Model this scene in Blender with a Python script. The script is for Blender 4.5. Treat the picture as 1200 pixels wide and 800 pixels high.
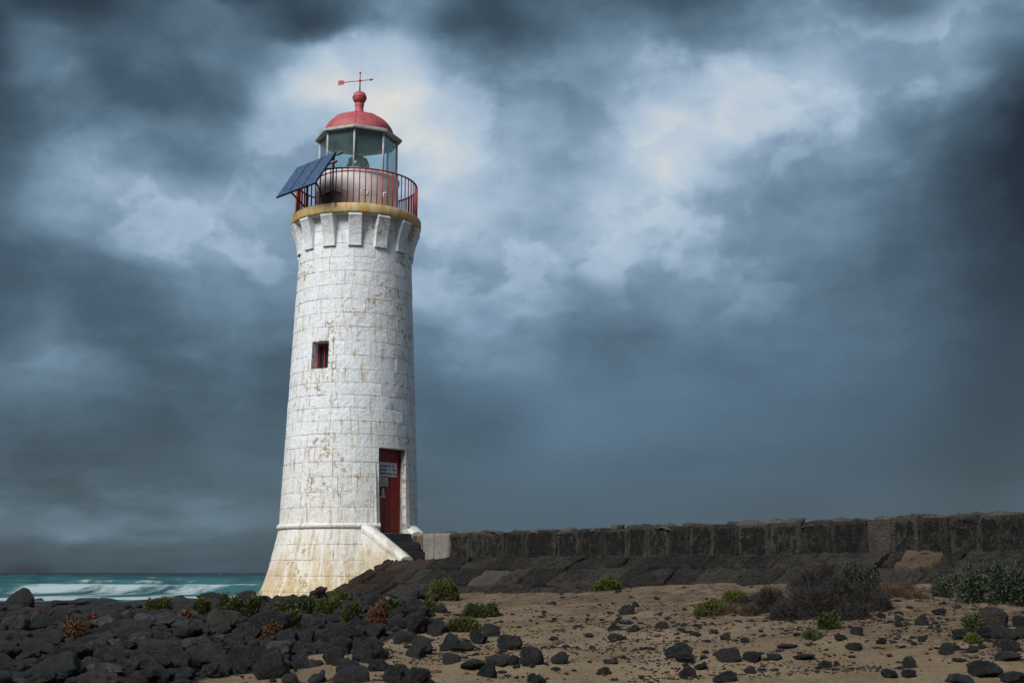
import bpy, math, random
import numpy as np
from mathutils import Vector, noise as mn
R = math.radians
random.seed(7); np.random.seed(7)
SC = bpy.context.scene
for o in list(bpy.data.objects): bpy.data.objects.remove(o)
COL = SC.collection

# ------------------------------------------------------------------ camera
F = 1418.0; TH = R(10.8); CZ = 1.6                 # focal length in photo pixels, upward tilt, eye height
cam = bpy.data.cameras.new('camera'); camo = bpy.data.objects.new('camera', cam); COL.objects.link(camo)
camo.location = (0, 0, CZ); camo.rotation_euler = (math.pi/2 + TH, 0, 0)
cam.sensor_width = 36; cam.lens = F/1200*36; cam.clip_start = .1; cam.clip_end = 30000
SC.camera = camo
def ray(x, y):
    a, b = x-600, 400-y
    return a, F*math.cos(TH)-b*math.sin(TH), F*math.sin(TH)+b*math.cos(TH)
# ------------------------------------------------------------------ light and exposure
EXPO = 1.4
SUN_EL, SUN_AZ = R(42), R(-143)                     # the soft sun stands behind the camera, to the left
SC.view_settings.view_transform = 'Standard'; SC.view_settings.look = 'None'
SC.view_settings.exposure = EXPO; SC.view_settings.gamma = 1; SC.view_settings.use_curve_mapping = False
sun = bpy.data.lights.new('sun', 'SUN'); suno = bpy.data.objects.new('sun', sun); COL.objects.link(suno)
sun.energy = 1.5; sun.angle = R(30); sun.color = (1, .975, .94)
sd = Vector((math.sin(SUN_AZ)*math.cos(SUN_EL), math.cos(SUN_AZ)*math.cos(SUN_EL), math.sin(SUN_EL)))
suno.rotation_euler = sd.to_track_quat('Z', 'Y').to_euler(); suno.location = sd*60

def lin(c):
    c = c/255.0
    return c/12.92 if c <= .04045 else ((c+.055)/1.055)**2.4
def rgb(r, g, b): return (lin(r), lin(g), lin(b), 1)

# ------------------------------------------------------------------ node helper
class NT:
    def __init__(s, tree): s.t = tree; s.n = tree.nodes; s.l = tree.links
    def node(s, typ, **kw):
        n = s.n.new(typ)
        for k, v in kw.items(): setattr(n, k, v)
        return n
    def put(s, sock, v):
        if hasattr(v, 'links') or isinstance(v, bpy.types.NodeSocket): s.l.new(v, sock)
        elif v is not None:
            if hasattr(sock.default_value, '__len__') and not hasattr(v, '__len__'): v = [v]*len(sock.default_value)
            sock.default_value = v
    def m(s, op, a, b=None, c=None, clamp=False):
        n = s.node('ShaderNodeMath', operation=op); n.use_clamp = clamp
        s.put(n.inputs[0], a)
        if b is not None: s.put(n.inputs[1], b)
        if c is not None: s.put(n.inputs[2], c)
        return n.outputs[0]
    def v(s, op, a, b=None):
        n = s.node('ShaderNodeVectorMath', operation=op); s.put(n.inputs[0], a)
        if b is not None: s.put(n.inputs[3] if op == 'SCALE' else n.inputs[1], b)
        return n.outputs['Value'] if op in ('DOT_PRODUCT', 'LENGTH') else n.outputs['Vector']
    def sep(s, v): n = s.node('ShaderNodeSeparateXYZ'); s.put(n.inputs[0], v); return n.outputs
    def comb(s, x=0, y=0, z=0):
        n = s.node('ShaderNodeCombineXYZ')
        for i, q in enumerate((x, y, z)): s.put(n.inputs[i], q)
        return n.outputs[0]
    def noise(s, vec, scale, detail=4, rough=.55, dist=0, color=False):
        n = s.node('ShaderNodeTexNoise'); s.put(n.inputs['Vector'], vec)
        n.inputs['Scale'].default_value = scale; n.inputs['Detail'].default_value = detail
        n.inputs['Roughness'].default_value = rough; n.inputs['Distortion'].default_value = dist
        return n.outputs['Color' if color else 'Fac']
    def vor(s, vec, scale, feature='F1', out='Distance'):
        n = s.node('ShaderNodeTexVoronoi', feature=feature); s.put(n.inputs['Vector'], vec); n.inputs['Scale'].default_value = scale
        return n.outputs[out]
    def step(s, x, a, b, lo=0., hi=1.):
        n = s.node('ShaderNodeMapRange', interpolation_type='SMOOTHSTEP'); s.put(n.inputs[0], x)
        n.inputs[1].default_value = a; n.inputs[2].default_value = b; n.inputs[3].default_value = lo; n.inputs[4].default_value = hi
        return n.outputs[0]
    def mix(s, f, a, b, blend='MIX'):
        n = s.node('ShaderNodeMix', data_type='RGBA', blend_type=blend); s.put(n.inputs[0], f); s.put(n.inputs[6], a); s.put(n.inputs[7], b)
        return n.outputs[2]
    def ramp(s, f, stops):
        n = s.node('ShaderNodeValToRGB'); s.put(n.inputs[0], f); e = n.color_ramp.elements
        while len(e) < len(stops): e.new(.5)
        for i, (p, c) in enumerate(stops): e[i].position = p; e[i].color = c
        return n.outputs[0]
    def attr(s, name): n = s.node('ShaderNodeAttribute', attribute_name=name); return n.outputs['Fac']
    def pos(s): return s.node('ShaderNodeNewGeometry').outputs['Position']
    def island(s): return s.node('ShaderNodeNewGeometry').outputs['Random Per Island']
    def orand(s): return s.node('ShaderNodeObjectInfo').outputs['Random']
    def oco(s): return s.node('ShaderNodeTexCoord').outputs['Object']
    def bump(s, h, strength=.5, dist=.02, normal=None):
        n = s.node('ShaderNodeBump'); n.inputs['Strength'].default_value = strength; n.inputs['Distance'].default_value = dist
        s.put(n.inputs['Height'], h)
        if normal is not None: s.put(n.inputs['Normal'], normal)
        return n.outputs[0]

# ------------------------------------------------------------------ sky: Nishita daylight behind a deck of storm cloud
W = bpy.data.worlds.new('World'); SC.world = W; W.use_nodes = True
w = NT(W.node_tree); w.n.clear()
D = w.node('ShaderNodeTexCoord').outputs['Generated']
dx, dy, dz = w.sep(w.v('NORMALIZE', D))
az = w.m('MULTIPLY', w.m('ARCTAN2', dx, dy), 57.29578)
el = w.m('MULTIPLY', w.m('ARCSINE', dz), 57.29578)
P0 = w.comb(az, el, 0)
# cloud brightness seen in the photograph: rows of (pixel row: (pixel column, 0-255) ...)
SKY = {15: [(0,62),(60,72),(120,70),(200,100),(300,82),(380,78),(440,100),(490,140),(550,72),(600,70),(650,95),(690,135),(720,90),(800,98),(900,112),(1000,125),(1100,125),(1195,112)],
 50: [(0,60),(50,130),(110,95),(190,135),(260,130),(330,85),(400,105),(470,165),(510,150),(560,80),(620,95),(700,115),(800,135),(880,150),(960,175),(1040,140),(1100,135),(1195,115)],
 85: [(0,52),(40,110),(75,175),(120,75),(170,70),(230,110),(290,110),(340,190),(400,205),(480,215),(530,150),(600,120),(660,140),(740,150),(820,185),(880,190),(960,170),(1040,150),(1100,155),(1195,92)],
 120: [(0,60),(60,85),(120,90),(170,60),(230,72),(290,80),(335,195),(390,215),(490,222),(540,165),(600,140),(660,140),(740,150),(800,205),(860,195),(920,175),(1000,160),(1060,140),(1120,135),(1195,60)],
 160: [(0,70),(60,105),(130,105),(200,95),(270,105),(330,130),(480,205),(540,185),(600,160),(650,120),(720,150),(775,210),(820,225),(880,175),(950,165),(1010,150),(1080,110),(1140,95),(1195,38)],
 195: [(0,85),(60,140),(130,150),(200,150),(270,155),(320,165),(490,200),(560,185),(630,165),(680,150),(720,160),(780,215),(830,170),(900,120),(950,140),(1020,120),(1080,92),(1140,75),(1195,25)],
 230: [(0,90),(60,135),(130,155),(200,150),(260,160),(310,160),(520,190),(580,185),(630,170),(660,130),(700,185),(760,195),(830,140),(900,112),(960,130),(1040,105),(1100,88),(1150,55),(1195,18)],
 265: [(0,92),(70,125),(150,150),(230,155),(310,150),(500,170),(560,180),(620,170),(660,135),(700,200),(740,165),(800,150),(880,130),(960,125),(1040,105),(1100,85),(1150,50),(1195,25)],
 305: [(0,85),(70,108),(150,115),(230,140),(280,150),(330,140),(500,165),(560,165),(610,150),(660,160),(720,150),(800,135),(880,125),(960,118),(1040,100),(1100,78),(1150,62),(1195,40)],
 345: [(0,82),(70,95),(150,105),(230,120),(300,130),(500,140),(560,145),(620,140),(700,110),(780,125),(860,115),(960,110),(1040,98),(1100,78),(1195,45)],
 385: [(0,90),(40,110),(100,85),(180,92),(260,112),(320,110),(500,120),(550,130),(620,128),(690,100),(740,95),(820,112),(920,105),(1040,92),(1110,75),(1195,50)],
 440: [(0,105),(60,115),(100,125),(140,95),(220,90),(300,82),(500,88),(560,100),(640,110),(720,105),(820,102),(920,95),(1040,85),(1195,52)],
 480: [(0,100),(60,92),(140,78),(220,84),(310,80),(500,90),(600,98),(720,100),(840,96),(960,88),(1080,75),(1195,50)],
 530: [(0,62),(80,66),(160,68),(240,72),(310,74),(500,85),(600,90),(720,92),(840,88),(960,80),(1080,70),(1195,55)],
 575: [(0,92),(60,98),(120,92),(200,98),(260,105),(310,95),(500,82),(600,86),(720,86),(840,82),(960,76),(1080,70),(1195,68)],
 605: [(0,95),(40,88),(80,112),(140,105),(220,98),(300,94),(500,80),(640,82),(800,80),(960,74),(1195,72)],
 645: [(0,82),(100,86),(200,88),(300,80),(500,78),(700,78),(900,74),(1195,70)]}
S = []
for yy, row in SKY.items():
    for xx, val in row:
        d = ray(xx, yy); S.append((math.degrees(math.atan2(d[0], d[1])), math.degrees(math.atan2(d[2], math.hypot(d[0], d[1]))), val/255))
S = np.array(S); BASE = .41
CA = np.arange(-25.5, 25.6, 3.0); CE = np.arange(-1, 28.1, 2.9); SGA, SGE = 2.5, 2.3
cen = np.array([(a, e) for e in CE for a in CA])
A = np.exp(-((S[:, None, 0]-cen[None, :, 0])/SGA)**2-((S[:, None, 1]-cen[None, :, 1])/SGE)**2)
amp = np.linalg.solve(A.T@A+.02*np.eye(len(cen)), A.T@(S[:, 2]-BASE))
Dn = w.v('NORMALIZE', D)
zs_ = w.m('ADD', w.m('MULTIPLY', dz, 1.2), w.m('MULTIPLY', w.m('SUBTRACT', 1, w.m('POWER', math.exp(-9), w.m('MAXIMUM', dz, -.05))), .26))
Dst = w.comb(dx, dy, zs_)                             # cloud forms flatten towards the horizon
wa = w.v('SUBTRACT', w.noise(Dst, 6.5, 3, .5, color=True), (.5, .5, .5))
wb = w.v('SUBTRACT', w.noise(w.v('ADD', Dst, (3.1, 1.7, 5)), 19, 7, .52, color=True), (.5, .5, .5))
# the rain curtain low on the right is smooth: less turbulence there
calm = w.m('MULTIPLY', w.step(el, 14, 5, 0, 1), w.step(az, -10, 3, 0, 1))
turb = w.m('SUBTRACT', 1, w.m('MULTIPLY', calm, .85))
Pw = w.v('ADD', P0, w.v('SCALE', w.v('ADD', w.v('SCALE', wa, 4.2), w.v('SCALE', wb, 2.4)), turb))
# the fitted brightness is laid out as one ramp per elevation, blended upwards
RA = np.linspace(-27, 27, 31); RE = np.linspace(-1.5, 27.5, 15); AZ0, AZ1 = -31., 31.
pa, pe, _ = w.sep(Pw); rfac = w.m('DIVIDE', w.m('SUBTRACT', pa, AZ0), AZ1-AZ0, clamp=True)
acc = None
for i, e0 in enumerate(RE):
    val = BASE+np.exp(-((RA[:, None]-cen[None, :, 0])/SGA)**2-((e0-cen[None, :, 1])/SGE)**2)@amp
    if i in (0, len(RE)-1): val = BASE+(val-BASE)*.8
    rp = w.node('ShaderNodeValToRGB'); w.l.new(rfac, rp.inputs[0]); rp.color_ramp.interpolation = 'B_SPLINE'; ce = rp.color_ramp.elements
    while len(ce) < 32: ce.new(.5)
    for k in range(31): ce[k].position = (RA[k]-AZ0)/(AZ1-AZ0); v_ = float(np.clip(val[k], 0, 1)); ce[k].color = (v_, v_, v_, 1)
    ce[31].position = 1; ce[31].color = (BASE*.8,)*3+(1,)
    if i == 0: acc = rp.outputs[0]
    else: acc = w.mix(w.step(pe, RE[i-1], e0), acc, rp.outputs[0])
acc = w.mix(w.step(pe, 29, 37), acc, (BASE,)*3+(1,)); acc = w.mix(w.step(w.m('ABSOLUTE', pa), 28, 38), acc, (BASE,)*3+(1,))
acc = w.sep(acc)[0]
# billows: ridged noise gives the cauliflower edges, fine noise the wisps
wc = w.v('SCALE', wb, .05)
Dl = w.v('MULTIPLY', Dst, (1, 1, 1.4))
b1 = w.noise(w.v('ADD', Dl, wc), 8, 5, .52)
def puff(vec, sc, off, dist):                        # heaped cloud: crisp upper rim, fading inwards
    n_ = w.noise(w.v('ADD', w.v('ADD', vec, off), w.v('SCALE', wb, .022)), sc, 6, .5, dist)
    return w.m('MULTIPLY', w.step(n_, .48, .56), w.step(n_, .74, .52, .15, 1))
pf = w.m('ADD', w.m('MULTIPLY', puff(Dst, 9, (2.2, 9, 4), .2), .09), w.m('MULTIPLY', puff(Dst, 15, (6, 1, 8), .15), .028))
pf = w.m('MULTIPLY', pf, w.step(acc, .34, .60, .2, 1))
det = w.m('ADD', w.m('MULTIPLY', w.m('SUBTRACT', b1, .5), .26), w.m('SUBTRACT', pf, .02))
det = w.m('ADD', det, w.m('MULTIPLY', w.m('SUBTRACT', w.noise(w.v('ADD', Dst, w.v('SCALE', wb, .03)), 42, 6, .58), .5), .07))
det = w.m('MULTIPLY', w.m('MULTIPLY', det, turb), w.step(acc, .1, .55, .3, 1))
lum = w.m('MULTIPLY_ADD', w.m('SUBTRACT', w.m('ADD', acc, det), .43), 1.10, .425)
skyc = w.ramp(lum, [(.0, rgb(4, 6, 9)), (.1, rgb(22, 29, 36)), (.22, rgb(46, 60, 71)), (.32, rgb(66, 87, 102)), (.42, rgb(90, 114, 132)), (.55, rgb(124, 149, 171)), (.68, rgb(161, 183, 203)), (.78, rgb(183, 199, 214)), (.88, rgb(201, 209, 215)), (1.0, rgb(222, 221, 215))])
skyc = w.mix(w.m('MULTIPLY', calm, .55), skyc, w.mix(1, skyc, (.86, .98, 1.16, 1), 'MULTIPLY'))
nish = w.node('ShaderNodeTexSky', sky_type='NISHITA'); nish.sun_disc = False
nish.sun_elevation = SUN_EL; nish.sun_rotation = SUN_AZ
nb = w.node('ShaderNodeBackground'); w.l.new(nish.outputs[0], nb.inputs[0]); nb.inputs[1].default_value = .07
cb = w.node('ShaderNodeBackground'); w.l.new(skyc, cb.inputs[0]); cb.inputs[1].default_value = 1/2**EXPO
ms = w.node('ShaderNodeMixShader'); ms.inputs[0].default_value = .96
w.l.new(nb.outputs[0], ms.inputs[1]); w.l.new(cb.outputs[0], ms.inputs[2])
ow = w.node('ShaderNodeOutputWorld'); w.l.new(ms.outputs[0], ow.inputs[0])
W.cycles.sampling_method = 'MANUAL'; W.cycles.sample_map_resolution = 512

# ------------------------------------------------------------------ mesh helpers
WL = {}
def empty(name, loc, label=None, cat=None, group=None, parent=None):
    o = bpy.data.objects.new(name, None); COL.objects.link(o); o.empty_display_size = .2
    WL[o.name] = Vector(loc); o.location = Vector(loc)
    if parent: o.parent = parent; o.location = Vector(loc)-WL[parent.name]
    return tag(o, label, cat, group)
def tag(o, label=None, cat=None, group=None, kind=None):
    for k, v in (('label', label), ('category', cat), ('group', group), ('kind', kind)):
        if v: o[k] = v
    return o
def link(name, me, mat, parent, origin):
    o = bpy.data.objects.new(name, me); COL.objects.link(o)
    if mat and not me.materials: me.materials.append(mat)
    WL[o.name] = Vector(origin); o.location = Vector(origin)
    if parent: o.parent = parent; o.location = Vector(origin)-WL[parent.name]
    return o
def dup(o, loc, rz=0, parent=None, name=None):
    c = bpy.data.objects.new(name or o.name.split('.')[0], o.data); COL.objects.link(c)
    WL[c.name] = Vector(loc); c.location = Vector(loc)-(WL[parent.name] if parent else Vector()); c.parent = parent
    c.rotation_euler = (0, 0, rz); return c
class MB:
    def __init__(s): s.v = []; s.f = []; s.sm = []; s.at = None
    def add(s, vs, fs, smooth=False):
        b = len(s.v); s.v += [tuple(p) for p in vs]; s.f += [tuple(i+b for i in f) for f in fs]; s.sm += [smooth]*len(fs); return s
    def box(s, x0, x1, y0, y1, z0, z1, fr=None):
        vs = [(x, y, z) for z in (z0, z1) for y in (y0, y1) for x in (x0, x1)]
        if fr: vs = [fr(*p) for p in vs]
        return s.add(vs, [(0, 2, 3, 1), (4, 5, 7, 6), (0, 1, 5, 4), (2, 6, 7, 3), (0, 4, 6, 2), (1, 3, 7, 5)])
    def bevbox(s, x0, x1, y0, y1, z0, z1, b=.01, fr=None):
        xs = (x0, x1); ys = (y0, y1); zs = (z0, z1); idx = {}; vs = []
        for i in (0, 1):
            for j in (0, 1):
                for k in (0, 1):
                    sx, sy, sz = (1-2*i), (1-2*j), (1-2*k); c = (xs[i], ys[j], zs[k])
                    for ax in range(3):
                        p = [c[0]+sx*b, c[1]+sy*b, c[2]+sz*b]; p[ax] = c[ax]; idx[i, j, k, ax] = len(vs); vs.append(tuple(p))
        q = lambda *a: tuple(idx[x] for x in a); fs = []
        for ax in range(3):
            o1, o2 = [(1, 2), (2, 0), (0, 1)][ax]
            for e in (0, 1):
                ks = []
                for (a, c) in ((0, 0), (1, 0), (1, 1), (0, 1)):
                    t = [0, 0, 0]; t[ax] = e; t[o1] = a; t[o2] = c; ks.append(tuple(t)+(ax,))
                fs.append(q(*(ks if e else ks[::-1])))
            for a in (0, 1):
                for c in (0, 1):
                    t0 = [0, 0, 0]; t1 = [0, 0, 0]; t0[o1] = t1[o1] = a; t0[o2] = t1[o2] = c; t1[ax] = 1
                    t0, t1 = tuple(t0), tuple(t1); f = q(t0+(o1,), t1+(o1,), t1+(o2,), t0+(o2,))
                    fs.append(f if a != c else f[::-1])
        for i in (0, 1):
            for j in (0, 1):
                for k in (0, 1):
                    f = q((i, j, k, 0), (i, j, k, 1), (i, j, k, 2)); fs.append(f if (i+j+k) % 2 else f[::-1])
        if fr: vs = [fr(*p) for p in vs]
        return s.add(vs, fs)
    def tube(s, pts, rad, n=8, closed=False, cap=True):
        pts = [Vector(p) for p in pts]; m = len(pts); rr = rad if hasattr(rad, '__len__') else [rad]*m; vs = []; fs = []; prev = None
        for i, p in enumerate(pts):
            t = (pts[(i+1) % m]-pts[i-1]) if closed else (pts[min(i+1, m-1)]-pts[max(i-1, 0)])
            t.normalize(); ref = Vector((0, 0, 1)) if abs(t.z) < .9 else Vector((1, 0, 0))
            if prev is not None: ref = prev
            a = t.cross(ref).normalized() if prev is None else (prev-t*prev.dot(t)).normalized()
            prev = a; b = t.cross(a)
            for k in range(n): c = 2*math.pi*k/n; vs.append(p+(a*math.cos(c)+b*math.sin(c))*rr[i])
        for i in range(m if closed else m-1):
            for k in range(n):
                j = (i+1) % m; fs.append((i*n+k, i*n+(k+1) % n, j*n+(k+1) % n, j*n+k))
        if cap and not closed: fs += [tuple(range(n))[::-1], tuple(range((m-1)*n, m*n))]
        return s.add(vs, fs, True)
    def lathe(s, prof, cx=0, cy=0, n=64, smooth=True, cap0=False, cap1=False, ang0=0):
        vs = []; fs = []
        for r, z in prof:
            for k in range(n): a = ang0+2*math.pi*k/n; vs.append((cx+r*math.cos(a), cy+r*math.sin(a), z))
        for i in range(len(prof)-1):
            for k in range(n): fs.append((i*n+k, i*n+(k+1) % n, (i+1)*n+(k+1) % n, (i+1)*n+k))
        if cap0: fs.append(tuple(range(n))[::-1])
        if cap1: fs.append(tuple(range((len(prof)-1)*n, len(prof)*n)))
        return s.add(vs, fs, smooth)
    def build(s, name, mat, parent=None, origin=None, sharp=None, attr=None):
        V = np.array(s.v, dtype=float)
        if origin is None: origin = ((V[:, 0].min()+V[:, 0].max())/2, (V[:, 1].min()+V[:, 1].max())/2, V[:, 2].min())
        V = V-np.array(origin); me = bpy.data.meshes.new(name); me.from_pydata(V.tolist(), [], s.f)
        me.polygons.foreach_set('use_smooth', s.sm)
        if sharp: me.set_sharp_from_angle(angle=R(sharp))
        if attr is not None:
            a = me.attributes.new('edge', 'FLOAT', 'POINT'); a.data.foreach_set('value', attr)
        me.update(); return link(name, me, mat, parent, origin)
def npmesh(name, V, Fc, mat, parent=None, origin=(0, 0, 0), smooth=True, attrs=None):
    V = np.asarray(V, dtype=np.float32)-np.array(origin, dtype=np.float32); Fc = np.asarray(Fc, dtype=np.int32); k = Fc.shape[1]
    me = bpy.data.meshes.new(name); me.vertices.add(len(V)); me.vertices.foreach_set('co', V.ravel())
    me.loops.add(Fc.size); me.loops.foreach_set('vertex_index', Fc.ravel()); me.polygons.add(len(Fc))
    me.polygons.foreach_set('loop_start', np.arange(0, Fc.size, k, dtype=np.int32))
    me.update(calc_edges=True); me.polygons.foreach_set('use_smooth', np.full(len(Fc), smooth))
    for an, av in (attrs or {}).items():
        a = me.attributes.new(an, 'FLOAT', 'POINT'); a.data.foreach_set('value', np.asarray(av, dtype=np.float32))
    me.validate(); return link(name, me, mat, parent, origin)
def vn(x, y, seed=0):
    x = np.asarray(x, float); y = np.asarray(y, float); ix = np.floor(x).astype(np.int64); iy = np.floor(y).astype(np.int64)
    fx, fy = x-ix, y-iy; fx = fx*fx*(3-2*fx); fy = fy*fy*(3-2*fy)
    def h(a, b):
        n = (a*374761393+b*668265263+seed*974711) & 0x7fffffff; n = ((n ^ (n >> 13))*1274126177) & 0x7fffffff; return ((n ^ (n >> 16)) & 0xffff)/65535.
    return (h(ix, iy)*(1-fx)+h(ix+1, iy)*fx)*(1-fy)+(h(ix, iy+1)*(1-fx)+h(ix+1, iy+1)*fx)*fy
def fbm(x, y, seed=0, oct=4):
    s = 0; a = .5
    for i in range(oct): s = s+a*vn(x, y, seed+i*17); x = x*2.03+3.7; y = y*2.03+1.3; a *= .5
    return s
def sst(x, a, b): t = np.clip((np.asarray(x, float)-a)/(b-a), 0, 1); return t*t*(3-2*t)

# ------------------------------------------------------------------ materials
def material(name):
    m = bpy.data.materials.new(name); m.use_nodes = True; q = NT(m.node_tree); b = q.n['Principled BSDF']; return m, q, b
def simple(name, col, rough=.6, metal=0, var=.15, scale=8, bumps=.15):
    m, q, b = material(name); p = q.pos(); n = q.noise(p, scale, 5, .6)
    c = q.mix(q.m('MULTIPLY', q.step(n, .35, .7), 1), tuple(x*(1-var) for x in col[:3])+(1,), tuple(min(1, x*(1+var)) for x in col[:3])+(1,))
    q.put(b.inputs['Base Color'], c); b.inputs['Metallic'].default_value = metal
    q.put(b.inputs['Roughness'], q.m('MULTIPLY_ADD', n, .25, rough-.12)); q.put(b.inputs['Normal'], q.bump(q.noise(p, scale*6, 4), bumps, .01)); return m
TX, TY = -4.0, 30.0                                  # lighthouse axis
def tower_paint(name, blocks=True):
    m, q, b = material(name); p = q.v('SUBTRACT', q.pos(), (TX, TY, 0)); x, y, z = q.sep(p)
    ang = q.m('MULTIPLY', q.m('ARCTAN2', y, x), 1.6); sp = q.comb(ang, z, 0)
    big = q.noise(p, .9, 4, .6); mid = q.noise(p, 3.2, 6, .65); fine = q.noise(p, 26, 5, .7)
    tint = q.orand() if blocks else .5
    col = q.mix(q.step(big, .35, .68), (.80, .84, .88, 1), (.76, .79, .815, 1))
    col = q.mix(q.m('MULTIPLY', tint, .35), col, (.76, .775, .78, 1))
    # cream weathering, stronger towards the splashed foot
    warm = q.m('MULTIPLY', q.step(q.m('ADD', z, q.m('MULTIPLY', q.m('SUBTRACT', mid, .5), 3.2)), 5.6, 1.2), .85)
    col = q.mix(q.m('MULTIPLY', warm, .72), col, (.72, .66, .53, 1))
    foot = q.step(q.m('ADD', z, q.m('MULTIPLY', q.m('SUBTRACT', mid, .5), 2.2)), 2.3, .9); col = q.mix(q.m('MULTIPLY', foot, .78), col, (.68, .57, .38, 1))
    # rust and tan runs
    st = q.noise(q.v('MULTIPLY', sp, (3.4, .55, 1)), 1.6, 6, .66); zz = q.step(z, 3.1, .9)
    run = q.m('MULTIPLY', q.step(q.m('ADD', st, q.m('MULTIPLY', zz, .13)), .50, .66), q.m('MULTIPLY_ADD', zz, .70, .14))
    col = q.mix(run, col, (.52, .38, .19, 1))
    run2 = q.m('MULTIPLY', q.step(q.noise(q.v('MULTIPLY', sp, (5, .8, 1)), 1.9, 5, .7), .52, .64), q.step(z, 10.5, 6.5, .1, .72))
    col = q.mix(run2, col, (.47, .36, .22, 1))
    # flaked patches where dark stone or rust shows, along joints most of all
    ch = q.noise(p, 8.5, 7, .72); zone = q.step(q.noise(q.v('ADD', p, (9, 4, 2)), 1.05, 3), .47, .66)
    e = q.attr('edge')
    thr = q.m('ADD', ch, q.m('ADD', q.m('MULTIPLY', e, .085), q.m('MULTIPLY', zone, .095)))
    chip = q.step(thr, .645, .675)
    ccol = q.mix(q.step(q.noise(p, 14, 3), .4, .6), (.20, .11, .06, 1), (.33, .20, .10, 1)); ccol = q.mix(q.step(fine, .5, .7), ccol, (.10, .075, .06, 1))
    col = q.mix(chip, col, ccol)
    halo = q.m('MULTIPLY', q.step(thr, .59, .68), .5); col = q.mix(halo, col, (.60, .47, .30, 1))
    col = q.mix(q.m('MULTIPLY', e, .10), col, (.40, .34, .27, 1))
    pk = q.m('MULTIPLY', q.step(q.noise(p, 34, 5, .75), .60, .68), .5); col = q.mix(pk, col, (.42, .37, .30, 1))
    q.put(b.inputs['Base Color'], col); b.inputs['Roughness'].default_value = .62
    pits = q.step(q.noise(p, 19, 6, .72), .36, .44)
    h = q.m('ADD', q.m('MULTIPLY', q.noise(p, 7.5, 7, .66), 1.7), q.m('ADD', q.m('MULTIPLY', fine, .35), q.m('MULTIPLY_ADD', chip, -.35, q.m('MULTIPLY', pits, .3))))
    q.put(b.inputs['Normal'], q.bump(h, .55, .038)); return m
M_TOWER = tower_paint('painted_masonry'); M_WHITE = tower_paint('painted_stone_trim', False)
def rim_mat():
    m, q, b = material('stained_gallery_rim'); p = q.v('SUBTRACT', q.pos(), (TX, TY, 0)); x, y, z = q.sep(p)
    sp = q.comb(q.m('MULTIPLY', q.m('ARCTAN2', y, x), 1.6), q.m('MULTIPLY', z, .12), 0)
    s1 = q.noise(sp, 4, 5, .65); s2 = q.noise(q.v('ADD', sp, (4, 4, 0)), 13, 5, .7)
    c = q.mix(q.step(s1, .4, .62), (.64, .52, .31, 1), (.60, .35, .085, 1)); c = q.mix(q.step(s2, .52, .7), c, (.27, .13, .035, 1)); c = q.mix(q.step(s2, .40, .3), c, (.60, .58, .50, 1))
    c = q.mix(q.step(z, 10.19, 10.235, 1, 0), c, (.58, .57, .54, 1))
    q.put(b.inputs['Base Color'], c); b.inputs['Roughness'].default_value = .7; q.put(b.inputs['Normal'], q.bump(q.noise(p, 18, 5), .4, .015)); return m
M_RIM = rim_mat()
def red_paint(name, base, fade, chipc, chipw=.70):
    m, q, b = material(name); p = q.pos(); n = q.noise(p, 2.6, 5, .65); f = q.noise(p, 12, 6, .7)
    c = q.mix(q.step(n, .35, .68), base, fade); c = q.mix(q.m('MULTIPLY', q.step(f, chipw, chipw+.06), .8), c, chipc)
    q.put(b.inputs['Base Color'], c); b.inputs['Roughness'].default_value = .6; q.put(b.inputs['Normal'], q.bump(f, .25, .01)); return m
M_DOME = red_paint('faded_red_dome_paint', (.36, .055, .065, 1), (.46, .12, .125, 1), (.24, .06, .05, 1), .66)
M_RAIL = red_paint('red_rail_paint', (.27, .022, .022, 1), (.36, .05, .045, 1), (.22, .08, .04, 1), .64)
def door_mat():
    m, q, b = material('weathered_red_door_paint'); p = q.pos(); x, y, z = q.sep(p)
    n = q.noise(p, 3, 5, .65); f = q.noise(q.v('MULTIPLY', p, (1, 1, .45)), 9, 7, .72)
    c = q.mix(q.step(n, .35, .68), (.23, .009, .012, 1), (.29, .020, .020, 1))
    thr = q.m('ADD', f, q.step(z, 3.9, 2.6, -.06, .1)); c = q.mix(q.m('MULTIPLY', q.step(thr, .67, .73), .85), c, (.40, .20, .18, 1))
    q.put(b.inputs['Base Color'], c); b.inputs['Roughness'].default_value = .5; q.put(b.inputs['Normal'], q.bump(f, .3, .01)); return m
M_DOOR = door_mat()
M_FRAME = simple('grey_white_lantern_paint', (.45, .45, .43), .5, 0, .2)
M_PINKW = simple('pinkish_white_drum_paint', (.80, .735, .74), .55, 0, .10, 3)
M_JAMB = simple('pinkish_white_jamb_paint', (.56, .50, .48), .6, 0, .18, 4)
M_DARKIN = simple('dark_lantern_ceiling', (.03, .034, .036), .6, 0, .35, 3)
M_STEEL = simple('dark_galvanised_steel', (.05, .05, .055), .5, .4)
M_ALU = simple('black_panel_frame', (.012, .013, .016), .4, .2)
M_GREYBOX = simple('grey_metal_box', (.16, .14, .13), .55, .1)
M_SIGN = simple('white_sign_enamel', (.52, .52, .51), .5, 0, .12, 6)
M_INK = simple('sign_lettering', (.05, .05, .055), .6)
M_RUST = simple('rusty_iron', (.20, .085, .03), .8)
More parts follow.
